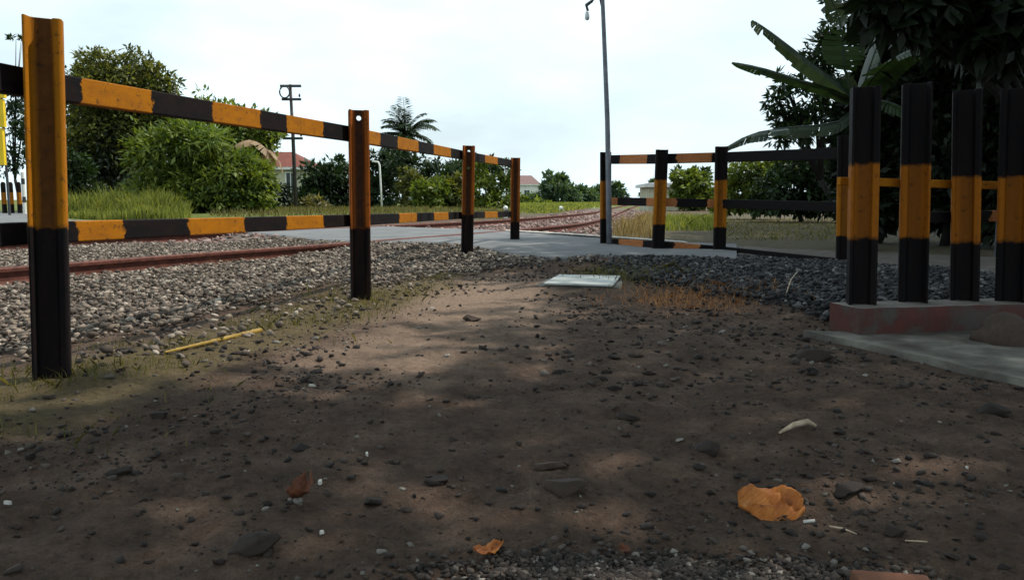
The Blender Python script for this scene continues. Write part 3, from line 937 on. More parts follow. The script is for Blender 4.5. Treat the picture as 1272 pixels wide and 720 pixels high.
lf = empty('barrier_fence', (-1.4, 2.5, 0), 'long orange and black fence of rail posts beside the track', 'fence', 'striped crossing fences')
posts = []
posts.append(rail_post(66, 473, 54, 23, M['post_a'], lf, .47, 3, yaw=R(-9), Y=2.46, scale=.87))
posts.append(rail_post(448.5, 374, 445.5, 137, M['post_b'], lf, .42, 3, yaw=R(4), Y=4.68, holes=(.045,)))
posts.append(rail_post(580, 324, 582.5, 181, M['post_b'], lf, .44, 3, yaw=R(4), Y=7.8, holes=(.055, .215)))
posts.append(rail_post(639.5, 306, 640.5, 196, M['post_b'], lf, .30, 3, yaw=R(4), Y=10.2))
# the next post, out of view at left
Bn = Vector((-1.86, .1, 0)); Tn = Vector((-1.86, .1, 1.12))


def off(p, dx): return p + Vector((dx, 0, 0))


tb = [Vector((-1.98, -.1, .93)), off(at(60, 101, 2.46), -.10), off(at(446, 165.5, 4.68), -.085), off(at(581, 192, 7.8), -.085), off(at(638, 203, 10.2), -.04)]
fl = line_arc(tb, [92, 182, 258, 318, 350, 397, 440, 468, 490, 516, 535, 557, 600, 616])
stripe_bar('top_bar', tb, fl, .084, .045, M['bar'], lf, first=0.0)
bb = [Vector((-1.98, -.1, .44)), off(at(60, 290, 2.46), -.10), off(at(448, 274, 4.68), -.085), off(at(580, 267.5, 7.8), -.085), off(at(638, 266, 10.2), -.04)]
fl = line_arc(bb, [88, 148, 229, 297, 350, 397, 492, 514, 536, 554, 600, 616])
stripe_bar('lower_bar', bb, fl, .068, .045, M['bar'], lf, first=0.0)

rf_ = empty('barrier_fence', (1.05, 9.2, 0), 'short dark striped fence on the right of the road opening', 'fence', 'striped crossing fences')
rp = [(752, 312, 752, 189, 9.15), (816.5, 321, 822, 186, 8.2), (893, 320, 896, 182, 8.1), (1047, 338, 1050, 168, 6.75)]
for k, (xb, yb, xt, yt, Y) in enumerate(rp):
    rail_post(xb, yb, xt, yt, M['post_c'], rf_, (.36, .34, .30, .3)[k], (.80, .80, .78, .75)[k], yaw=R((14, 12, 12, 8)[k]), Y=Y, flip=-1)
tb2 = [off(at(752, 198, 9.15), 0) + Vector((0, .08, 0)), at(822, 197, 8.2) + Vector((0, .08, 0)), at(896, 195, 8.1) + Vector((0, .08, 0)), at(1050, 190, 6.75) + Vector((0, .08, 0))]
stripe_bar('top_bar', tb2, line_arc(tb2, [772, 806, 841, 884]), .098, .05, M['bar_pale'], rf_, first=0.0)
mb2 = [at(752, 250, 9.15) + Vector((0, .08, 0)), at(819, 251, 8.2) + Vector((0, .08, 0)), at(895, 253, 8.1) + Vector((0, .08, 0)), at(1048, 257, 6.75) + Vector((0, .08, 0))]
stripe_bar('middle_bar', mb2, line_arc(mb2, [770, 805, 840, 878, 900]), .085, .05, M['bar_pale'], rf_, first=1.0)
bb2 = [at(752, 301, 9.15) + Vector((0, .08, 0)), at(817, 305, 8.2) + Vector((0, .08, 0)), at(893, 311, 8.1) + Vector((0, .08, 0)), at(1047, 328, 6.75) + Vector((0, .08, 0))]
stripe_bar('bottom_bar', bb2, line_arc(bb2, [771, 801, 838, 868]), .085, .05, M['bar_pale'], rf_, first=0.0)

# fence of thick rail posts on the red plinth
PZ = .12
pl0 = gp(1066, 413, .03); pl1 = gp(1268, 406, .03)
bf = empty('plinth_fence', (pl0.x, pl0.y, 0), 'thick black and orange posts standing in a red plinth', 'fence')
dirp = (pl1 - pl0).normalized(); nrm = Vector((-dirp.y, dirp.x, 0))
Lpl = 1.2; Wpl = .21
mb = MB()
n = 16
for i in range(1):
    vs = []; fs = []
    nx = 40
    for k in range(nx + 1):
        p = pl0 + dirp * (Lpl * k / nx)
        w1 = .006 * noise.noise(p * 9)
        for (o_, z) in ((0, -.05), (0 + w1, .08), (.004 + w1, PZ + .004 * noise.noise(p * 14)), (Wpl, PZ), (Wpl, -.05)):
            q = p + nrm * o_; vs.append(Vector((q.x, q.y, z + (.03 if z > 0 else 0) - .02 * (z > 0))))
    fs = [(k * 5 + j, (k + 1) * 5 + j, (k + 1) * 5 + j + 1, k * 5 + j + 1) for k in range(nx) for j in range(4)]
    mi = [0, 0, 1, 0] * nx
    b0 = len(mb.v); mb.add(vs, fs); mb.mi = mi
    mb.add([vs[j] for j in range(5)], [(0, 1, 2, 3, 4)]); mb.add([vs[nx * 5 + j] for j in range(5)], [(4, 3, 2, 1, 0)])
mb.build('plinth', [M['plinth'], M['plinth_top']], parent=bf)
for k, (xb, yb, xt, yt, lo, hi) in enumerate([(1070, 381, 1076, 108, .29, .62), (1133, 378, 1139, 104, .29, .62), (1198, 376, 1202, 112, .27, .57), (1254, 377, 1262, 110, .27, .57)]):
    c = gp(xb, yb, PZ + .01) + Vector((0, .075, 0))
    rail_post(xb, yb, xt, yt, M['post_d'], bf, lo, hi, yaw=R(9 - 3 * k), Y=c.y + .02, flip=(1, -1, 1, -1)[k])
mid = pl0 + nrm * .235 - dirp * .11
cb = [mid + dirp * .14 + Vector((0, 0, .66 - mid.z)), mid + dirp * 1.16 + Vector((0, 0, .64 - mid.z))]
stripe_bar('crossbar', cb, [], .036, .03, M['bar'], bf, first=1.0)
cb = [mid + dirp * .55 + Vector((0, 0, .50 - mid.z)), mid + dirp * 1.16 + Vector((0, 0, .51 - mid.z))]
stripe_bar('crossbar', cb, [.35], .05, .03, M['bar_pale'], bf, first=0.0)

# apron
mb = MB()
ed = []
for a, b_ in zip(APRON, APRON[1:] + APRON[:1]):
    n = max(2, int((b_ - a).length / .06))
    for k in range(n):
        p = a.lerp(b_, k / n); p = p + Vector((noise.noise(p * 6), noise.noise(p * 6 + Vector((5, 0, 0))), 0)) * .04
        p.z = .022 + .006 * noise.noise(p * 5); ed.append(p)
n = len(ed)
mb.add(ed + [Vector((p.x, p.y, -.06)) for p in ed], [tuple(range(n))] + [(k, n + k, n + (k + 1) % n, (k + 1) % n) for k in range(n)])
tag(mb.build('pavement', M['apron']), kind='structure')

# ------------------------------------------------------------------ lamp pole
g = gp(757.5, 314, .03); Yl = 8.95
lp = empty('lamp_pole', at(757.5, 313, Yl), 'thin grey lamp pole standing against the road gate post', 'lamp pole')
mb = MB()
pp = [at(757, 318, Yl), at(756, 230, Yl), at(754.5, 150, Yl), at(751, 60, Yl), at(748.5, 0, Yl), at(747.5, -40, Yl)]
mb.tube(pp, [.030, .030, .027, .024, .022, .020], 12); mb.build('pole', M['galv'], parent=lp, smooth=True)
mb = MB(); mb.tube([at(748, -30, Yl), at(742, -4, Yl), at(735, 2, Yl), at(728, 7, Yl), at(728, 8, Yl)], [.012, .014, .016, .018, .014], 8)
mb.build('arm', M['dark_metal'], parent=lp, smooth=True)
mb = MB(); mb.tube([at(744, -8, Yl), at(747.5, 8, Yl)], .012, 6); mb.build('brace', M['dark_metal'], parent=lp)
mb = MB(); mb.tube([at(728, 6, Yl), at(730, 13, Yl), at(730, 15, Yl)], [.012, .014, .012], 8); mb.build('lamp_holder', M['dark_metal'], parent=lp, smooth=True)
mb = MB(); mb.tube([at(729.8, 14, Yl), at(729.6, 16, Yl), at(729.4, 21, Yl), at(729.3, 24, Yl), at(729.2, 25.5, Yl)], [.012, .022, .026, .024, .010], 12)
mb.build('lamp_shade', M['bulb'], parent=lp, smooth=True)

# ------------------------------------------------------------------ vegetation generators
def leaf_quads(C, D, Nn, Ln, Wd, tint, tri=False):
    """diamond leaves: centre base C, direction D, normal Nn"""
    S = np.cross(D, Nn); S /= np.maximum(np.linalg.norm(S, axis=1)[:, None], 1e-6)
    Ln = Ln[:, None]; Wd = Wd[:, None]
    a = C; b_ = C + D * Ln * .45 + S * Wd * .5 - Nn * Ln * .05; c = C + D * Ln - Nn * Ln * .16; d = C + D * Ln * .45 - S * Wd * .5 - Nn * Ln * .05
    V = np.stack([a, b_, c, d], 1).reshape(-1, 3)
    Fq = np.arange(len(C) * 4).reshape(-1, 4)
    return V, Fq, np.repeat(tint, 4)


def unit(v): return v / np.maximum(np.linalg.norm(v, axis=-1, keepdims=True), 1e-9)


def foliage(blobs, n, leaf, clump=.22, slim=.45, droop=.2, shell=.65, perclump=26):
    """blobs: (centre Vector, (rx, ry, rz), weight). Leaves gather in clumps spread through each blob."""
    Cs = []; Os = []; wts = np.array([b_[2] if len(b_) > 2 else b_[1][0] * b_[1][2] for b_ in blobs]); wts = wts / wts.sum()
    for (bl, w) in zip(blobs, wts):
        c = np.array(bl[0]); r = np.array(bl[1]); m = max(3, int(n * w / perclump))
        d = unit(rng.normal(size=(m, 3))); rad_ = (rng.random(m) ** (1 / 3.) * shell + (1 - shell))
        rad_ *= rng.uniform(.78, 1.12, m)
        cc = c + d * rad_[:, None] * r
        cr = clump * r.mean() * rng.uniform(.5, 1.35, m)
        k = perclump
        dd = unit(rng.normal(size=(m, k, 3))); rr_ = rng.random((m, k)) ** .45
        p = cc[:, None] + dd * (rr_ * cr[:, None])[..., None] * np.array([1.15, 1.15, .8])
        Cs.append(p.reshape(-1, 3)); Os.append((unit(d)[:, None] * .6 + dd * .7).reshape(-1, 3))
    C = np.vstack(Cs); O = unit(np.vstack(Os)); m = len(C)
    D = unit(O + rng.normal(size=(m, 3)) * .6 + np.array([0, 0, -droop]))
    Nn = unit(rng.normal(size=(m, 3)) * .55 + np.array([0, 0, .75]) + O * .35); Nn = unit(Nn - D * (Nn * D).sum(1)[:, None])
    Ln = leaf * rng.uniform(.6, 1.35, m); Wd = Ln * slim * rng.uniform(.75, 1.2, m)
    ct = np.repeat(rng.normal(0, .2, m // perclump + 1), perclump)[:m]
    t = np.clip(rng.normal(.47, .2, m) + ct, 0, 1)
    return leaf_quads(C, D, Nn, Ln, Wd, t)


def px_blob(px, py, rx, ry, Y, depth=None):
    c = at(px, py, Y); s = Y / F
    return (c, (rx * s, (depth or rx * s * 1.0), ry * s))


def tree(name, Y, blobs, n, leaf, mat, label, cat, trunk=None, group=None, limbs=5, slim=.45, clump=.22, droop=.2, shell=.65, tr=.12, zbase=None, perclump=26):
    bl = [b_ if isinstance(b_[0], Vector) else px_blob(*b_[:4], b_[4] if len(b_) > 4 else Y) for b_ in blobs]
    cx = sum(b_[0].x for b_ in bl) / len(bl); lowest = min(b_[0].z - b_[1][2] for b_ in bl)
    if trunk is not None: bx, by = trunk
    else: bx, by = cx, bl[0][0].y
    gz_ = height(bx, by) - .05
    root = empty(name, (bx, by, gz_), label, cat, group)
    mb = MB()
    biggest = max(bl, key=lambda q: q[1][0])
    topc = biggest[0]
    base = Vector((bx, by, gz_)); fork = Vector((bx, by, gz_)).lerp(Vector((topc.x, topc.y, max(topc.z - biggest[1][2] * .3, gz_ + .3))), .55)
    mb.tube([base, base.lerp(fork, .5) + Vector((tr * .3, 0, 0)), fork], [tr * 1.25, tr, tr * .8], 8)
    for b_ in bl[:limbs + 3]:
        e = b_[0] + Vector((0, 0, b_[1][2] * .35)); m_ = fork.lerp(e, .5) + Vector((0, 0, .1 * (e - fork).length * .3))
        mb.tube([fork, m_, e], [tr * .6, tr * .38, tr * .12], 6)
        for q in range(3):
            d = Vector(unit(rng.normal(size=3))); e2 = b_[0] + Vector((d.x * b_[1][0], d.y * b_[1][1], d.z * b_[1][2])) * .75
            mb.tube([m_, m_.lerp(e2, .5) + Vector((0, 0, .05)), e2], [tr * .3, tr * .2, tr * .06], 5)
    mb.build('trunk', M['bark_dark' if mat in ('leaf_shade', 'leaf_dark') else 'bark'], parent=root, smooth=True)
    V, Fq, t = foliage(bl, n, leaf, clump, slim, droop, shell, perclump)
    np_mesh('crown', V, Fq, M[mat], parent=root, tint=t)
    return root


def blades(P, h, w, lean=.35, seg=2):
    """grass blades at points P (n,3) with heights h"""
    n = len(P); a = rng.uniform(0, 2 * np.pi, n); l = np.abs(rng.normal(0, lean, n)) * h
    dx = np.stack([np.cos(a) * l, np.sin(a) * l, np.zeros(n)], -1); up = np.zeros((n, 3)); up[:, 2] = h
    sdir = rng.uniform(0, 2 * np.pi, n); S = np.stack([np.cos(sdir), np.sin(sdir), np.zeros(n)], -1) * (w / 2)[:, None]
    m1 = P + up * .55 + dx * .35; tip = P + up * rng.uniform(.8, 1.0, n)[:, None] + dx
    V = np.stack([P - S, P + S, m1 + S * .8, tip, m1 - S * .8], 1).reshape(-1, 3)
    Fq = np.arange(n * 5).reshape(-1, 5)
    return V, Fq, np.repeat(np.clip(rng.normal(.5, .25, n), 0, 1), 5)


def grass(name, x, y, h, w, mat, label, lean=.35, dz=0):
    P = np.stack([x, y, heights(x, y) - .01 + dz], -1)
    V, Fq, t = blades(P, h, w, lean)
    return tag(np_mesh(name, V, Fq, M[mat], tint=t), label, 'grass', kind='stuff')


def banana_leaf(mbV, P, width, droop=.5, torn=.5, seedv=0, fold=.3):
    """P: list of points of the midrib (base to tip). Appends torn blade segments: list of (quad pts, tint)"""
    n = 34
    pts = []
    Pc = [Vector(p) for p in P]
    for i in range(n + 1):
        t = i / n * (len(Pc) - 1); k = min(int(t), len(Pc) - 2); u = t - k
        p0 = Pc[max(k - 1, 0)]; p1 = Pc[k]; p2 = Pc[k + 1]; p3 = Pc[min(k + 2, len(Pc) - 1)]
        pts.append(.5 * ((2 * p1) + (p2 - p0) * u + (2 * p0 - 5 * p1 + 4 * p2 - p3) * u * u + (3 * p1 - p0 - 3 * p2 + p3) * u ** 3))
    for side in (-1, 1):
        gap = 0; dr = droop
        for i in range(2, n):
            if random.random() < torn * .35: dr = droop * random.uniform(.5, 1.6); gap = random.uniform(.05, .45) * torn
            else: gap *= .3
            a, b_ = pts[i], pts[i + 1]; u = i / n; u2 = (i + 1) / n
            w1 = width * .5 * math.sin(math.pi * min(.985, .08 + u * .92)) ** .55; w2 = width * .5 * math.sin(math.pi * min(.985, .08 + u2 * .92)) ** .55
            t = (b_ - a).normalized(); s = t.cross(Vector((0, 0, 1)))
            s = s.normalized() if s.length > .05 else Vector((1, 0, 0))
            upn = s.cross(t)
            dvec = (s * side * math.cos(dr) - Vector((0, 0, 1)) * math.sin(dr) * .9 + upn * fold * .3 + t * .35).normalized()
            a2 = a.lerp(b_, gap)
            m1 = a2 + (s * side * .5 + dvec * .5) * w1 * .5; m2 = b_ + (s * side * .5 + dvec * .5) * w2 * .5
            e1 = m1 + dvec * w1 * .5; e2 = m2 + dvec * w2 * .5 * (1 - .12 * torn * random.random())
            tt = random.uniform(.25, .75)
            mbV.append(((a2, b_, m2, m1), tt)); mbV.append(((m1, m2, e2, e1), tt))
    return pts


def banana_mesh(quads, name, mat, parent):
    V = np.array([tuple(p) for q, t in quads for p in q]); Fq = np.arange(len(V)).reshape(-1, 4)
    t = np.repeat(np.array([t for q, t in quads]), 4)
    return np_mesh(name, V, Fq, M[mat], parent=parent, tint=t)


def banana_plant(base, height_, leaves, label, group=None, stem_r=.10, top=None):
    """leaves: list of (points, width, droop, torn, mat)"""
    root = empty('banana_plant', base, label, 'banana plant', group)
    base = Vector(base); top = Vector(top) if top is not None else base + Vector((0, 0, height_))
    mb = MB(); mb.tube([base - Vector((0, 0, .05)), base.lerp(top, .4), base.lerp(top, .8), top], [stem_r * 1.3, stem_r, stem_r * .75, stem_r * .45], 10)
    mb.build('stem', M['banana_stem'], parent=root, smooth=True)
    for k, (P, w, dr, torn, mat) in enumerate(leaves):
        q = []; pts = banana_leaf(q, P, w, dr, torn, k)
        o = banana_mesh(q, 'leaf', mat, root)
        mb = MB(); mb.tube([top] + pts[::4], [.022] + [max(.016 * (1 - i / 9), .003) for i in range(len(pts[::4]))], 5)
        mb.build('midrib', M[mat] if mat == 'banana_dry' else M['banana_pale'], parent=o, origin=root.location).location = (0, 0, 0)
    return root


def arch(base, az, L_, rise, drop):
    """midrib curve for a generic banana leaf"""
    b_ = Vector(base); d = Vector((math.sin(az), math.cos(az), 0))
    return [b_, b_ + d * L_ * .3 + Vector((0, 0, rise * .75)), b_ + d * L_ * .65 + Vector((0, 0, rise)), b_ + d * L_ + Vector((0, 0, rise - drop))]


#VEG0#
# ------------------------------------------------------------------ left side, beyond the track
tree('dense_tree', 34, [(145, 118, 48, 44), (185, 128, 34, 34), (108, 130, 34, 50), (140, 165, 52, 45), (105, 200, 34, 55), (190, 160, 26, 28), (120, 82, 24, 20), (165, 88, 30, 24), (196, 112, 28, 30), (205, 150, 22, 34), (150, 195, 46, 40)], 42000, .2, 'leaf_olive',
     'tall broad dark tree rising behind the first fence post', 'tree', trunk=(at(125, 200, 34).x, 34), tr=.16, shell=.55)
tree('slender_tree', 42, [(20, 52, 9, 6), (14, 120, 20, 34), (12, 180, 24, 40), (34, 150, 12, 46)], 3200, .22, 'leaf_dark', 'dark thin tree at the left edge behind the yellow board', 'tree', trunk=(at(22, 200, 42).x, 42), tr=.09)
tree('leafy_shrub', 28.5, [(212, 196, 48, 40), (196, 240, 40, 26), (245, 232, 44, 40), (226, 172, 34, 26), (180, 190, 20, 24), (235, 258, 34, 14)], 11000, .26, 'leaf', 'bushy green shrub left of the drooping brown leaf', 'shrub', tr=.05, slim=.30, clump=.34, shell=.85)
tree('leafy_shrub', 28.4, [(290, 222, 36, 32), (314, 238, 22, 32), (280, 250, 50, 24), (316, 222, 22, 22), (262, 205, 20, 22), (328, 261, 14, 9)], 10000, .26, 'leaf', 'tall leafy shrub under the drooping brown leaf', 'shrub', tr=.05, slim=.36, clump=.26)
tree('dense_tree', 36, [(302, 162, 46, 30), (258, 152, 40, 32), (326, 174, 16, 20), (285, 200, 58, 40), (312, 164, 30, 20), (296, 215, 26, 40)], 12000, .24, 'leaf', 'rounded green tree between the shrubs and the utility pole', 'tree', tr=.12)
tree('leafy_shrub', 30, [(100, 226, 16, 34), (92, 205, 14, 22), (118, 245, 16, 20)], 3200, .2, 'leaf_dark', 'dark narrow shrub just right of the first fence post', 'shrub', tr=.04)
tree('leafy_shrub', 33, [(150, 222, 34, 34), (128, 190, 26, 40)], 4000, .22, 'leaf_shade', 'shaded shrub under the tall broad tree', 'shrub', tr=.05)
tree('yellow_shrub', 28, [(255, 172, 26, 12), (236, 180, 18, 12)], 700, .45, 'leaf_bright', 'yellow green long leaved plant on top of the bushy shrub', 'plant', tr=.03, slim=.14, droop=.05, clump=.5)
tree('yellow_shrub', 28.6, [(300, 206, 18, 14)], 260, .4, 'leaf_bright', 'yellowish patch of long leaves just below the drooping brown leaf', 'plant', tr=.02, slim=.2)
Yb = 29.4
b0 = at(318, 262, Yb); b0.z = height(b0.x, b0.y)
cr_ = at(322, 200, Yb)
banana_plant(b0, 2, [
    ([at(345, 208, Yb), at(330, 184, Yb), at(312, 174, Yb), at(296, 178, Yb - .3), at(288, 186, Yb - .5)], .85, 1.0, .7, 'banana_dry'),
    ([at(322, 200, Yb), at(332, 186, Yb), at(345, 196, Yb), at(352, 215, Yb)], .6, 1.0, .6, 'banana_dry')],
    'banana plant with a drooping dry brown leaf near the pole', stem_r=.12, top=cr_)
b0 = at(244, 262, 30); b0.z = height(b0.x, b0.y); cr_ = at(244, 190, 30)
banana_plant(b0, 2, [
    ([cr_, at(243, 172, 30), at(241, 155, 30), at(237, 140, 30)], .62, .3, .3, 'banana'),
    ([cr_, at(252, 172, 30), at(262, 160, 30), at(276, 160, 30)], .5, .5, .5, 'banana'),
    ([cr_, at(228, 178, 30), at(214, 172, 30), at(200, 180, 30)], .5, .6, .5, 'banana'),
    ([cr_, at(262, 186, 29.5), at(280, 186, 29), at(292, 200, 28.7)], .5, .7, .5, 'banana')],
    'banana plant with one upright green leaf above the shrubs', stem_r=.11, top=cr_)
# tall grass on the bank
def pxr(px0, px1, Y0, Y1, n):
    y = rng.uniform(Y0, Y1, n); px = rng.uniform(px0, px1, n); x = (px - 636) / F * y
    return x, y
tree('shaded_thicket', 39, [(105, 235, 34, 30), (160, 235, 44, 32), (220, 238, 44, 28), (285, 240, 50, 26), (340, 246, 26, 18)], 9000, .28, 'leaf_shade', 'dark undergrowth behind the shrubs at the left', 'undergrowth', tr=.05)
x, y = pxr(70, 238, 22.5, 27.5, 8000); hh = rng.uniform(.4, .95, len(x)) * (1.0 - .35 * np.abs((x / y * F + 636 - 165) / 90).clip(0, 1)); hh *= np.where(y < 24, .55, 1) * np.array([.75 + .9 * noise.noise((a * .9, c * .5, 4.4)) + .5 * noise.noise((a * 3, c * 1.5, 1.4)) for a, c in zip(x, y)]).clip(.2, 1.5)
grass('grass', x, y, hh, np.full(len(x), .035), 'grass', 'tall light green grass on the bank below the shrubs', .3)
x, y = pxr(262, 640, 24, 40, 6000); grass('grass', x, y, rng.uniform(.08, .28, len(x)), np.full(len(x), .03), 'weed', 'low weeds in front of the far bushes', .4)
x, y = pxr(640, 760, 34, 110, 7000); ok = x < rail_x(FRA, y) - 1.8; x, y = x[ok], y[ok]
grass('grass', x, y, rng.uniform(.06, .30, len(x)) * np.clip(y / 55, .6, 1.4), y * .0022, 'grass', 'green grass slope beside the far track', .35)

# left fence foot: dry grass
yy = rng.uniform(1.6, 6.4, 6500); xx = -1.9 + FENCE_DIR * yy + rng.normal(.06, .24, len(yy))
cl_ = np.array([noise.noise((a * 2.2, b_ * 2.2, 8.1)) for a, b_ in zip(xx, yy)]); ok = cl_ > .02
xx, yy = xx[ok], yy[ok]
grass('grass', xx, yy, rng.uniform(.015, .06, len(xx)), rng.uniform(.002, .005, len(xx)), 'weed', 'short dry grass along the foot of the left fence', .6)
# dry orange tuft and weeds near the rubble
xx = rng.normal(1.12, .26, 1500); yy = rng.normal(4.75, .26, 1500)
grass('grass', xx, yy, rng.uniform(.015, .07, 1500), rng.uniform(.002, .005, 1500), 'dry_orange', 'dry orange grass tuft in front of the rubble', .8)
xx = rng.normal(.86, .22, 700); yy = rng.normal(5.9, .3, 700)
grass('grass', xx, yy, rng.uniform(.03, .11, 700), rng.uniform(.002, .005, 700), 'weed', 'green weeds beside the concrete cover', .6)
# dry reeds behind the right fence, by the track
x, y = pxr(762, 812, 11.8, 24, 1900); ok = (x > rail_x(NRA, y) + 1.0); x, y = x[ok], y[ok]
grass('grass', x, y, rng.uniform(.15, .42, len(x)), rng.uniform(.006, .014, len(x)), 'dry_grass', 'tan dry grass behind the first bay of the right fence', .3)
x, y = pxr(826, 900, 15, 24, 2600); grass('grass', x, y, rng.uniform(.06, .30, len(x)), rng.uniform(.01, .02, len(x)), 'grass', 'green weeds behind the middle bay of the right fence', .5)
x, y = pxr(895, 1060, 11.5, 24, 3600); grass('grass', x, y, rng.uniform(.02, .10, len(x)), rng.uniform(.006, .016, len(x)), 'weed', 'sparse dry grass on the shaded yard', .6)

# house with red roof
def house(Y, pxL, pxR, py_eave, py_ridge, wall, roof, label, py_base=255, hip=True, wins=(), depth=5.0, over=.35, ridge_frac=(.35, .65)):
    Lp = at(pxL, py_eave, Y); Rp = at(pxR, py_eave, Y); zb = height((Lp.x + Rp.x) / 2, Y) - .1
    ze = Lp.z; zr = at(pxL, py_ridge, Y).z
    root = empty('house', ((Lp.x + Rp.x) / 2, Y, zb), label, 'house')
    mb = MB(); w_ = Rp.x - Lp.x
    mb.box(((Lp.x + Rp.x) / 2, Y + depth / 2, (zb + ze) / 2), (w_, depth, ze - zb)); mb.build('wall', M[wall], parent=root)
    mb = MB(); x0, x1 = Lp.x - over, Rp.x + over; y0, y1 = Y - over, Y + depth + over
    xm0 = x0 + (x1 - x0) * ridge_frac[0]; xm1 = x0 + (x1 - x0) * ridge_frac[1]; ym = (y0 + y1) / 2
    vs = [(x0, y0, ze + .02), (x1, y0, ze + .02), (x1, y1, ze + .02), (x0, y1, ze + .02), (xm0, ym, zr), (xm1, ym, zr)]
    mb.add(vs, [(0, 1, 5, 4), (1, 2, 5), (2, 3, 4, 5), (3, 0, 4), (3, 2, 1, 0)])
    rf2 = mb.build('roof', M[roof], parent=root)
    mb = MB(); t = .04
    for (a, b_) in ((0, 1), (1, 2), (2, 3), (3, 0)):
        A, B = Vector(vs[a]), Vector(vs[b_]); d = (B - A).normalized(); nn = Vector((d.y, -d.x, 0))
        c = (A + B) / 2 + nn * .02; c.z -= .09
        mb.box(c, ((B - A).length, t, .16), rz=math.atan2(d.y, d.x))
    f = mb.build('fascia', M['white'], parent=rf2, origin=root.location); f.location = (0, 0, 0)
    for (pa, pb, pya, pyb) in wins:
        a = at(pa, pya, Y); b_ = at(pb, pyb, Y)
        cx, cz = (a.x + b_.x) / 2, (a.z + b_.z) / 2; ww, hh_ = b_.x - a.x, a.z - b_.z
        mb = MB(); mb.box((cx, Y - .01, cz), (ww, .05, hh_)); win = mb.build('window', M['glass_dark'], parent=root)
        mb = MB()
        for sx in (-1, 1): mb.box((cx + sx * ww / 2, Y - .03, cz), (.09, .09, hh_ + .17))
        for sz in (-1, 1): mb.box((cx, Y - .032, cz + sz * hh_ / 2), (ww - .09, .085, .085))
        mb.box((cx, Y - .034, cz), (.05, .07, hh_ - .085))
        fr2 = mb.build('window_frame', M['white'], parent=win, origin=root.location); fr2.location = (0, 0, 0)
    return root


house(54, 316, 381, 208, 186, 'cream', 'roof_red', 'cream house with a red roof behind the utility pole', wins=[(355, 368, 214, 246), (330, 342, 214, 246)], ridge_frac=(.2, .55))
house(150, 628, 670, 229, 217, 'wall_white', 'roof_brown', 'white far house with a brown roof among the trees', wins=[(651, 658, 236, 244), (637, 643, 236, 244)], depth=9, ridge_frac=(.3, .75))
house(44, 806, 843, 229, 226, 'cream', 'roof_grey', 'small low shed with a grey roof behind the right fence', depth=3, over=.2, ridge_frac=(.3, .7))

# utility pole
Yp = 38
up = empty('utility_pole', (at(368, 264, Yp).x, Yp, height(at(368, 264, Yp).x, Yp)), 'dark utility pole with crossarms and a ring, beside the house', 'utility pole')
mb = MB(); mb.tube([at(368, 268, Yp), at(364, 170, Yp), at(360.5, 105, Yp)], [.10, .085, .065], 8); mb.build('pole', M['pole'], parent=up, smooth=True)
for (xa, xb, py) in ((348, 374, 107), (350, 374, 123.5), (351, 376, 172)):
    mb = MB(); a, b_ = at(xa, py, Yp - .11), at(xb, py, Yp - .11); mb.box((a + b_) / 2, ((b_ - a).length, .09, .11)); mb.build('crossarm', M['pole'], parent=up)
mb = MB(); c = at(353.5, 114.5, Yp - .2); rr_ = 6 * Yp / F
mb.tube([c + Vector((math.cos(k) * rr_, 0, math.sin(k) * rr_ * 1.15)) for k in np.linspace(0, 2 * math.pi, 25)], .035, 6, cap=False); mb.build('ring', M['pole'], parent=up, smooth=True)
for (px, py) in ((352, 170), (374, 170), (372, 121)):
    mb = MB(); c = at(px, py, Yp - .11); mb.tube([c, c + Vector((0, 0, .06)), c + Vector((0, 0, .16))], [.02, .05, .03], 8)
    mb.build('insulator', M['dark_metal'], parent=up)

# bushes and palms of the middle distance
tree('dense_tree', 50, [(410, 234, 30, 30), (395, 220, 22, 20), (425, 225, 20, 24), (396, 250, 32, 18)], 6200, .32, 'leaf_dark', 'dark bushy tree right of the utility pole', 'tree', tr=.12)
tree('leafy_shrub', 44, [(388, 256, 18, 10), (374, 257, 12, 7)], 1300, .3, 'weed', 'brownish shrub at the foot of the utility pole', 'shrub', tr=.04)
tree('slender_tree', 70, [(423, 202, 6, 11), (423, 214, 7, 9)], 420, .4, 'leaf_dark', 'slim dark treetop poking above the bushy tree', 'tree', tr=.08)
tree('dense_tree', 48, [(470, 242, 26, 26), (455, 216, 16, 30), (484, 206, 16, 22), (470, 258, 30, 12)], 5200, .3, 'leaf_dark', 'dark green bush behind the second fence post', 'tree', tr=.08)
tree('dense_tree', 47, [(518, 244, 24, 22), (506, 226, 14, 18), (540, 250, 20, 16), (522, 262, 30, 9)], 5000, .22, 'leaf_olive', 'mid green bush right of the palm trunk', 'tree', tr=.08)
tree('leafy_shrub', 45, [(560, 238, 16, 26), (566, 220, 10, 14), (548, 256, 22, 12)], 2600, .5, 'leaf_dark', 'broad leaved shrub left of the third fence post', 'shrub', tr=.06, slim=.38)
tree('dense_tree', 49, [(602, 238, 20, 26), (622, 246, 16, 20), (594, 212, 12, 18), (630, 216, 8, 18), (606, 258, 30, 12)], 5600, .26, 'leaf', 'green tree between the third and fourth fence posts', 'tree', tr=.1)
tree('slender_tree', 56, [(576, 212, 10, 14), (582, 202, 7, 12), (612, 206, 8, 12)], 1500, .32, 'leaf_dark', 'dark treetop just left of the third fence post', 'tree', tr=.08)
Yq = 43.5
tree('leafy_shrub', 42, [(536, 246, 22, 20), (524, 236, 14, 18), (548, 238, 14, 20), (540, 258, 26, 10)], 3200, .26, 'leaf', 'mid green shrub in front of the banana stems', 'shrub', tr=.05)
tree('leafy_shrub', 42.5, [(568, 246, 16, 20), (560, 236, 12, 16), (574, 232, 10, 14), (566, 260, 22, 9)], 2600, .3, 'leaf_olive', 'olive green shrub just left of the third fence post', 'shrub', tr=.05)
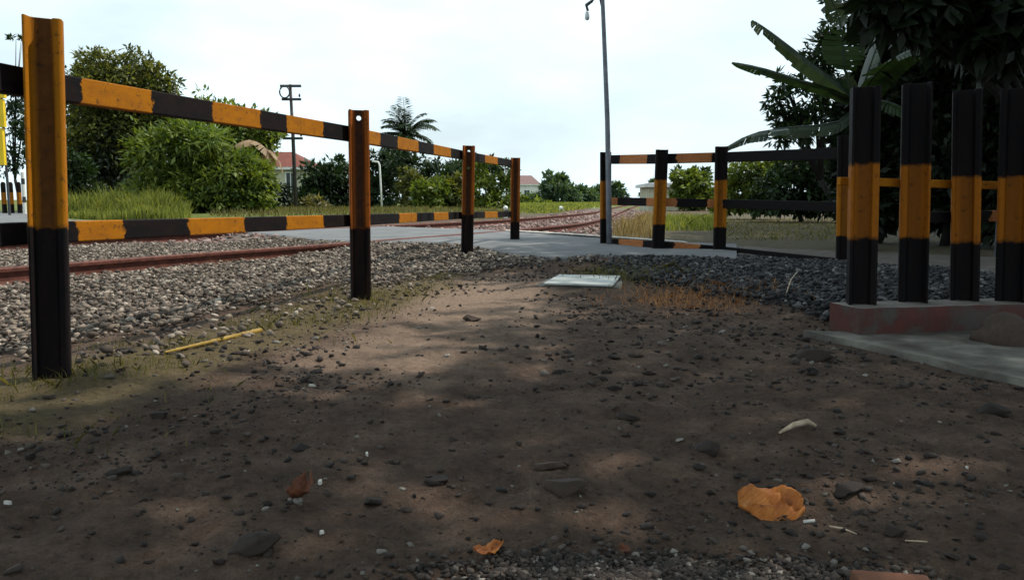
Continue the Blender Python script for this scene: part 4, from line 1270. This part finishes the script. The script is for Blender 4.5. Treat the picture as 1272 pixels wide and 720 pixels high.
tree('dense_tree', 54, [(492, 214, 22, 30), (500, 192, 20, 24), (522, 214, 18, 20), (548, 216, 22, 18), (575, 220, 16, 20), (604, 214, 18, 18), (630, 218, 12, 18)], 7500, .3, 'leaf_dark', 'long dark tree mass behind the palm and the banana plants', 'tree', tr=.08)
for k, (bx, tips, lab) in enumerate([((546, 212), [(528, 196), (556, 202), (540, 192)], 'banana plant with dark leaves right of the palm'), ((562, 210), [(552, 197), (576, 196), (563, 190), (582, 206)], 'banana plant with spread leaves left of the third fence post')]):
    c = at(bx[0], bx[1] + 6, Yq); b0 = Vector((c.x, c.y, height(c.x, c.y)))
    banana_plant(b0, 2, [([c, c.lerp(at(tx, ty, Yq), .5) + Vector((0, 0, .12)), at(tx, ty, Yq)], .5, .6, .5, 'banana') for tx, ty in tips], lab, stem_r=.12, top=c)


def palm(px, py_c, Y, fr_px, n, label, seed=0, trunk_px=None):
    c = at(px, py_c, Y); b0 = at(trunk_px or px, 262, Y); b0.z = height(b0.x, b0.y) - .05
    root = empty('coconut_palm', b0, label, 'palm tree')
    mb = MB(); pts = [b0.lerp(c, t) + Vector((math.sin(t * 3) * .12, 0, 0)) for t in np.linspace(0, 1, 9)]
    mb.tube(pts, [.17 - .05 * t for t in np.linspace(0, 1, 9)], 8); mb.build('trunk', M['palm_bark'], parent=root, smooth=True)
    c = pts[-1]; Lf = fr_px * Y / F
    C = []; D = []; Nn = []; Ln = []
    rb = MB()
    for k in range(n):
        az = rng.uniform(0, 2 * math.pi); up_ = -.35 + 1.75 * (k + .5) / n; h = Vector((math.cos(az), math.sin(az), 0)); lf = Lf * rng.uniform(.55, 1.2)
        P = []
        for i in range(11):
            t = i / 10; e = up_ - .95 * t * t
            P.append((P[-1] + (h * math.cos(e) + Vector((0, 0, math.sin(e)))) * lf / 10) if P else c.copy())
        rb.tube(P, [.035 * (1 - i / 11) + .006 for i in range(11)], 4)
        for i in range(1, 10):
            for q in range(4):
                u = q / 4; p = P[i].lerp(P[i + 1], u); t_ = (P[i + 1] - P[i]).normalized(); s = t_.cross(Vector((0, 0, 1))).normalized()
                for sd in (-1, 1):
                    d = (s * sd * .8 + t_ * .7 - Vector((0, 0, .1 + .35 * rng.random()))).normalized()
                    C.append(p); D.append(d); Nn.append(Vector((rng.normal() * .3, rng.normal() * .3, 1)).normalized()); Ln.append(lf * .27 * math.sin(math.pi * (.15 + .8 * (i + u) / 11)) ** .6)
    C, D, Nn, Ln = np.array([tuple(q) for q in C]), np.array([tuple(q) for q in D]), np.array([tuple(q) for q in Nn]), np.array(Ln)
    V, Fq, t = leaf_quads(C, D, Nn, Ln, np.full(len(Ln), .085), np.clip(rng.normal(.45, .2, len(Ln)), 0, 1))
    cr = np_mesh('crown', V, Fq, M['leaf_dark'], parent=root, tint=t)
    x = rb.build('fronds', M['leaf_dark'], parent=cr, origin=root.location); x.location = (0, 0, 0)
    return root


palm(503, 168, 58, 46, 34, 'dark coconut palm rising behind the fence bars', trunk_px=500)
# white pipe frame
Yw = 40
wf = empty('pipe_frame', (at(472, 262, Yw).x, Yw, 0), 'thin white bent pipe standing in front of the bushes', 'pipe')
mb = MB(); mb.tube([at(474.5, 263, Yw), at(473, 230, Yw), at(471.5, 205, Yw), at(470, 201.5, Yw), at(462, 200, Yw)], .045, 8); mb.build('pipe', M['white'], parent=wf, smooth=True)
# far trees along the line
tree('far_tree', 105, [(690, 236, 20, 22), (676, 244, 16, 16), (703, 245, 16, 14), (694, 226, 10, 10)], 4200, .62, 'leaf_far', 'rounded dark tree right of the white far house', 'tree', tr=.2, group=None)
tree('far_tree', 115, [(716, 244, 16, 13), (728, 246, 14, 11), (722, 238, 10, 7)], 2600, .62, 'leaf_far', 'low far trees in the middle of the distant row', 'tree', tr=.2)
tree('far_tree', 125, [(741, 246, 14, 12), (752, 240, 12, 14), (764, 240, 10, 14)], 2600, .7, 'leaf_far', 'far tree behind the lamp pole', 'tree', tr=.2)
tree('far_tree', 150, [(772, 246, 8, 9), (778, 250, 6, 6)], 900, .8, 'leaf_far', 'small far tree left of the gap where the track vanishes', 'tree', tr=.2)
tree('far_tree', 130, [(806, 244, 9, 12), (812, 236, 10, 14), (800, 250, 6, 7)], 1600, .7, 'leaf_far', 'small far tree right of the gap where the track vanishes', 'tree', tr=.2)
tree('far_tree', 95, [(658, 254, 18, 10), (640, 252, 16, 12), (672, 257, 12, 7)], 2400, .5, 'leaf', 'green bushes below the white far house', 'shrub', tr=.12)
# right of the track
tree('leafy_shrub', 42, [(862, 232, 22, 20), (876, 242, 18, 16), (850, 222, 16, 10), (856, 248, 22, 12)], 4600, .28, 'leaf', 'light green bushy tree between the middle and third right posts', 'tree', tr=.09)
tree('slender_tree', 46, [(843, 216, 9, 6), (870, 214, 12, 6)], 600, .3, 'leaf_dark', 'thin treetop above the small shed', 'tree', tr=.08)
tree('dense_tree', 24, [(930, 216, 28, 20), (972, 206, 24, 14), (918, 238, 24, 18), (955, 216, 26, 16), (905, 252, 22, 12), (940, 250, 30, 14)], 6200, .17, 'leaf', 'green bush with a pale top behind the right fence bay', 'shrub', tr=.06)
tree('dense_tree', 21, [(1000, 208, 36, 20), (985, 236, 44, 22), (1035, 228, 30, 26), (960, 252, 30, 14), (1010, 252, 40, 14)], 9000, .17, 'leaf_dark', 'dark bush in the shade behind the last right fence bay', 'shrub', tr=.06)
tree('feathery_tree', 15, [(985, 150, 22, 20), (962, 128, 14, 16), (1010, 120, 24, 34), (1022, 70, 24, 30), (1035, 45, 14, 26), (985, 165, 30, 10), (970, 100, 10, 14)], 2600, .17, 'leaf_dark',
     'thin feathery tree behind the banana leaves', 'tree', trunk=(at(1062, 250, 15).x, 15), tr=.07, slim=.3, clump=.35, perclump=18, shell=.8)
# big banana plant
Yn = 9.6
b0 = at(1072, 320, Yn); b0.z = height(b0.x, b0.y); cr_ = at(1066, 128, Yn)
banana_plant(b0, 2, [
    ([cr_, at(1035, 112, Yn - .2), at(990, 98, Yn - .3), at(945, 84, Yn - .35), at(910, 77, Yn - .4)], .30, .9, .25, 'banana'),
    ([cr_, at(1030, 96, Yn - .3), at(990, 65, Yn - .5), at(955, 38, Yn - .6), at(935, 25, Yn - .7)], .34, 1.2, .35, 'banana_pale'),
    ([cr_, at(1050, 90, Yn), at(1046, 40, Yn + .1), at(1035, 5, Yn + .1), at(1022, -15, Yn + .1)], .50, .35, .45, 'banana'),
    ([cr_, at(1035, 98, Yn + .3), at(1005, 80, Yn + .5), at(975, 70, Yn + .6)], .26, .8, .2, 'banana'),
    ([cr_, at(1040, 152, Yn - .2), at(985, 158, Yn - .3), at(935, 166, Yn - .4), at(897, 186, Yn - .4)], .42, 1.25, .9, 'banana_pale'),
    ([cr_, at(1090, 90, Yn - .3), at(1130, 62, Yn - .5), at(1175, 58, Yn - .6)], .62, .7, .4, 'banana'),
    ([cr_, at(1085, 70, Yn), at(1105, 20, Yn), at(1125, -30, Yn)], .5, .6, .8, 'banana'),
    ([cr_, at(1095, 125, Yn - .5), at(1135, 145, Yn - .8), at(1150, 200, Yn - .9)], .5, 1.0, .7, 'banana')],
    'large banana plant with long leaves reaching left over the right fence', stem_r=.12, top=cr_)
# dark thicket behind the thick posts
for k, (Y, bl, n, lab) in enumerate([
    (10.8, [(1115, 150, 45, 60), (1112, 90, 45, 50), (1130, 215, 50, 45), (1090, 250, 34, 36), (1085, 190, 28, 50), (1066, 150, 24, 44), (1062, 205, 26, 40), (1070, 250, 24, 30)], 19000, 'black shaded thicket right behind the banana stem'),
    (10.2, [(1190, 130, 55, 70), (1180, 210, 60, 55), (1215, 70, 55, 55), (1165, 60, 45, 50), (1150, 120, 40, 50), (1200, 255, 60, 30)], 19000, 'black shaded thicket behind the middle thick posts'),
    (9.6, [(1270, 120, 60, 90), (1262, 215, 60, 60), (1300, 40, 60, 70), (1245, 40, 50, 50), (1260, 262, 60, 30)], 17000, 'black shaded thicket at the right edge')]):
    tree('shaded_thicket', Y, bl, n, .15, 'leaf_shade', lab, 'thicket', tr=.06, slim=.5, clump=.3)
# big shade tree on the right; unseen crown extended past the camera to block sky
shade = [(Vector((4.6, 2.9, 6.0)), (2.0, 1.5, 1.0)), (Vector((7.0, 5.9, 6.6)), (1.9, 2.0, 1.5)), (Vector((6.9, 9.2, 6.6)), (2.3, 2.6, 1.5)), (Vector((8.8, 7, 7)), (2.8, 2.8, 1.8)),
         (Vector((3.2, 1.6, 6.2)), (1.6, 1.3, .8)), (Vector((1.2, .4, 6.4)), (2.0, 1.3, .9)), (Vector((-1.4, -.6, 6.4)), (1.8, 1.5, .9)), (Vector((3.5, -1.5, 6.4)), (3, 2.2, 1.2)),
         (Vector((6.3, 12.0, 6.4)), (1.6, 2.0, 1.4)), (Vector((8.5, 11.5, 5.6)), (3, 2.6, 2.2)), (Vector((8.0, 2.5, 6.2)), (2.4, 2.4, 1.6)), (Vector((.3, 2.1, 5.6)), (1.5, 1.6, .7)), (Vector((-1.8, 1.4, 5.6)), (1.4, 1.6, .7)), (Vector((.2, 4.6, 6.4)), (1.3, 1.4, .7)), (Vector((2.6, .6, 5.6)), (1.6, 1.6, .8)), (Vector((0, -3, 6)), (3, 2, 1.2))]
shade = [(c, r, r[0] * r[1]) for c, r in shade]
tree('shade_tree', 6, shade, 62000, .24, 'leaf_shade', 'big dark shade tree from the right, its unseen crown spread to darken the dirt', 'tree', trunk=(6.6, 6.6), tr=.28, slim=.5, clump=.3, limbs=8)
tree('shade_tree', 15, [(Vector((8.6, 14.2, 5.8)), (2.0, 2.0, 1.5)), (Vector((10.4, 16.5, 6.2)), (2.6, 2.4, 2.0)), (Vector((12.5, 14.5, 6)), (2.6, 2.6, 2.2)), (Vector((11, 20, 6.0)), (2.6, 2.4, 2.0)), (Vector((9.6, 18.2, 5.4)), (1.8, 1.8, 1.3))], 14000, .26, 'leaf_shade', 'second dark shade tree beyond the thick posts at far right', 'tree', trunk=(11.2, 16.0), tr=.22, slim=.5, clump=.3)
# leaves hanging at the upper right corner
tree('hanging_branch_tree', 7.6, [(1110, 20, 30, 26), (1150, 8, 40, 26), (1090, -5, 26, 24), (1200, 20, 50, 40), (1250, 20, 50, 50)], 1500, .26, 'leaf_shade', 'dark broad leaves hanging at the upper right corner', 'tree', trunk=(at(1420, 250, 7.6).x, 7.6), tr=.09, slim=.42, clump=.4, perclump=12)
# thin pole in the dark
mb = MB(); a = at(1256, 26, 8.4); g_ = at(1247, 330, 8.4); g_.z = height(g_.x, g_.y)
mb.tube([Vector((a.x, a.y, g_.z - .1)), a, a + Vector((.08, 0, .03)), a + Vector((.4, 0, .06))], .016, 8)
tag(mb.build('metal_pole', M['galv'], smooth=True, origin=g_), 'thin bent metal pole in the dark thicket at far right', 'pole')

# markers along the track, little signal lamp
def marker(px, py_t, py_b, Y, label, w=.13):
    a = at(px, py_b, Y); t = at(px - 1, py_t, Y); z0 = height(a.x, a.y)
    mb = MB(); prof = [(-w / 2, -w / 2), (w / 2, -w / 2), (w / 2, w / 2), (-w / 2, w / 2)]
    X, Y_ = Vector((1, 0, 0)), Vector((0, 1, 0))
    mb.sweep([(Vector((a.x, a.y, z0 - .1)), X, Y_), (Vector((t.x, a.y, t.z - .06)), X, Y_), (Vector((t.x - .01, a.y, t.z)), X * .5, Y_ * .5)], prof)
    o = mb.build('marker_post', M['white'], origin=(a.x, a.y, z0)); return tag(o, label, 'marker', 'white marker posts by the track')


marker(698, 256, 268, 40, 'leaning white marker post nearer along the far grass', .20)
marker(738.5, 257, 266, 60, 'small white marker post farther along the grass', .2)
Ys = 24; c = at(628, 260, Ys); z0 = height(c.x, c.y)
sg = empty('point_indicator', (c.x, c.y, z0), 'small post with two white balls left of the fourth fence post', 'track signal')
mb = MB(); mb.tube([Vector((c.x + .05, c.y, z0 - .05)), Vector((c.x + .03, c.y, c.z))], .05, 8); mb.build('post', M['dark_metal'], parent=sg)
for (px, py, r) in ((628, 258.5, .075), (628, 270, .06)):
    q = at(px, py, Ys - .06); mb = MB(); mb.add([Vector(v) * r + q for v in ICO2], [tuple(f) for f in ICO2F]); mb.build('disc', M['white'], parent=sg, smooth=True)

# left edge: yellow board and small barrier posts
Yy = 26
yb_ = empty('yellow_board', (at(-8, 262, Yy).x, Yy, ROAD_Z), 'yellow panelled board at the left picture edge', 'board')
for (p0, p1) in ((100, 122), (123.5, 158), (159.5, 205)):
    a, b_ = at(-38, p0, Yy), at(7, p1, Yy); mb = MB(); mb.box((a + b_) / 2, (b_.x - a.x, .12, a.z - b_.z)); o = mb.build('panel', M['yellow'], parent=yb_)
for px in (-30, 2):
    a = at(px, 150, Yy + .1); mb = MB(); mb.tube([Vector((a.x, a.y + .08, 0)), Vector((a.x, a.y + .08, at(0, 98, Yy).z))], .04, 8); mb.build('leg', M['dark_metal'], parent=yb_)
proto = None
for k, px in enumerate((-12, 6, 15, 25)):
    Y = 30; a = at(px, 263, Y); z0 = height(a.x, a.y)
    mb = MB(); h = at(px, 226, Y).z - z0; mb.tube([(0, 0, -.1), (0, 0, h * .94), (0, 0, h)], [.085, .085, .05], 10)
    o = mb.build('bollard', M['post_c'], origin=(0, 0, 0)); o.location = (a.x, a.y, z0); o['band_low'] = h * .3; o['band_high'] = h * .68
    tag(o, 'far black and orange striped bollard at the left edge of the road', 'bollard', 'far striped bollards')
a = at(31, 263, 28); z0 = height(a.x, a.y); h = at(31, 214, 28).z - z0
mb = MB(); mb.tube([(0, 0, -.1), (0, 0, h)], .06, 10, a=[0, 0])
wpm, nt_, b_ = new_mat('white banded post'); c_ = N(nt_, 'ShaderNodeTexCoord'); sx = N(nt_, 'ShaderNodeSeparateXYZ'); L(nt_, c_.outputs['Object'], sx.inputs[0])
fr_s = math_(nt_, 'GREATER_THAN', math_(nt_, 'FRACT', math_(nt_, 'MULTIPLY', sx.outputs[2], 1.6)), .68)
L(nt_, mix(nt_, fr_s, (.68, .67, .62), (.03, .03, .03)), b_.inputs['Base Color'])
o = mb.build('banded_post', wpm, origin=(0, 0, 0)); o.location = (a.x, a.y, z0); tag(o, 'white post with black bands behind the first fence post', 'post')
#VEG1#
# ------------------------------------------------------------------ light
SUN_AZ = R(68); SUN_EL = R(52)
sd_ = Vector((math.sin(SUN_AZ) * math.cos(SUN_EL), math.cos(SUN_AZ) * math.cos(SUN_EL), math.sin(SUN_EL)))
sl = bpy.data.lights.new('sun', 'SUN'); sl.energy = 4.6; sl.angle = R(.6); sl.color = (1, .93, .82)
so = bpy.data.objects.new('sun', sl); COL.objects.link(so); so.rotation_euler = sd_.to_track_quat('Z', 'Y').to_euler(); so.location = sd_ * 50
w = bpy.data.worlds.new('World'); SC.world = w; w.use_nodes = True
nt = w.node_tree; bg = nt.nodes['Background']
sky = N(nt, 'ShaderNodeTexSky'); sky.sky_type = 'NISHITA'; sky.sun_disc = False
sky.sun_elevation = SUN_EL; sky.sun_rotation = SUN_AZ; sky.air_density = 1.0; sky.dust_density = 3.5; sky.ozone_density = 1.2
tc = N(nt, 'ShaderNodeTexCoord')
mp = N(nt, 'ShaderNodeMapping'); mp.inputs['Scale'].default_value = (1.6, 1.6, 4.5); L(nt, tc.outputs['Generated'], mp.inputs[0])
nz = N(nt, 'ShaderNodeTexNoise'); nz.inputs['Scale'].default_value = 1.7; nz.inputs['Detail'].default_value = 8; nz.inputs['Roughness'].default_value = .52
L(nt, mp.outputs[0], nz.inputs['Vector'])
cl = ramp(nt, nz.outputs['Fac'], [(.34, (.62, .62, .62)), (.58, (1, 1, 1))])
skc = mix(nt, cl, sky.outputs[0], (8.4, 10.2, 10.9))
L(nt, skc, bg.inputs['Color']); bg.inputs['Strength'].default_value = .12

SC.render.engine = 'CYCLES'
SC.view_settings.view_transform = 'Standard'; SC.view_settings.look = 'None'; SC.view_settings.exposure = 0.0; SC.view_settings.gamma = 1.0
SC.cycles.max_bounces = 6; SC.cycles.diffuse_bounces = 3; SC.cycles.transparent_max_bounces = 8
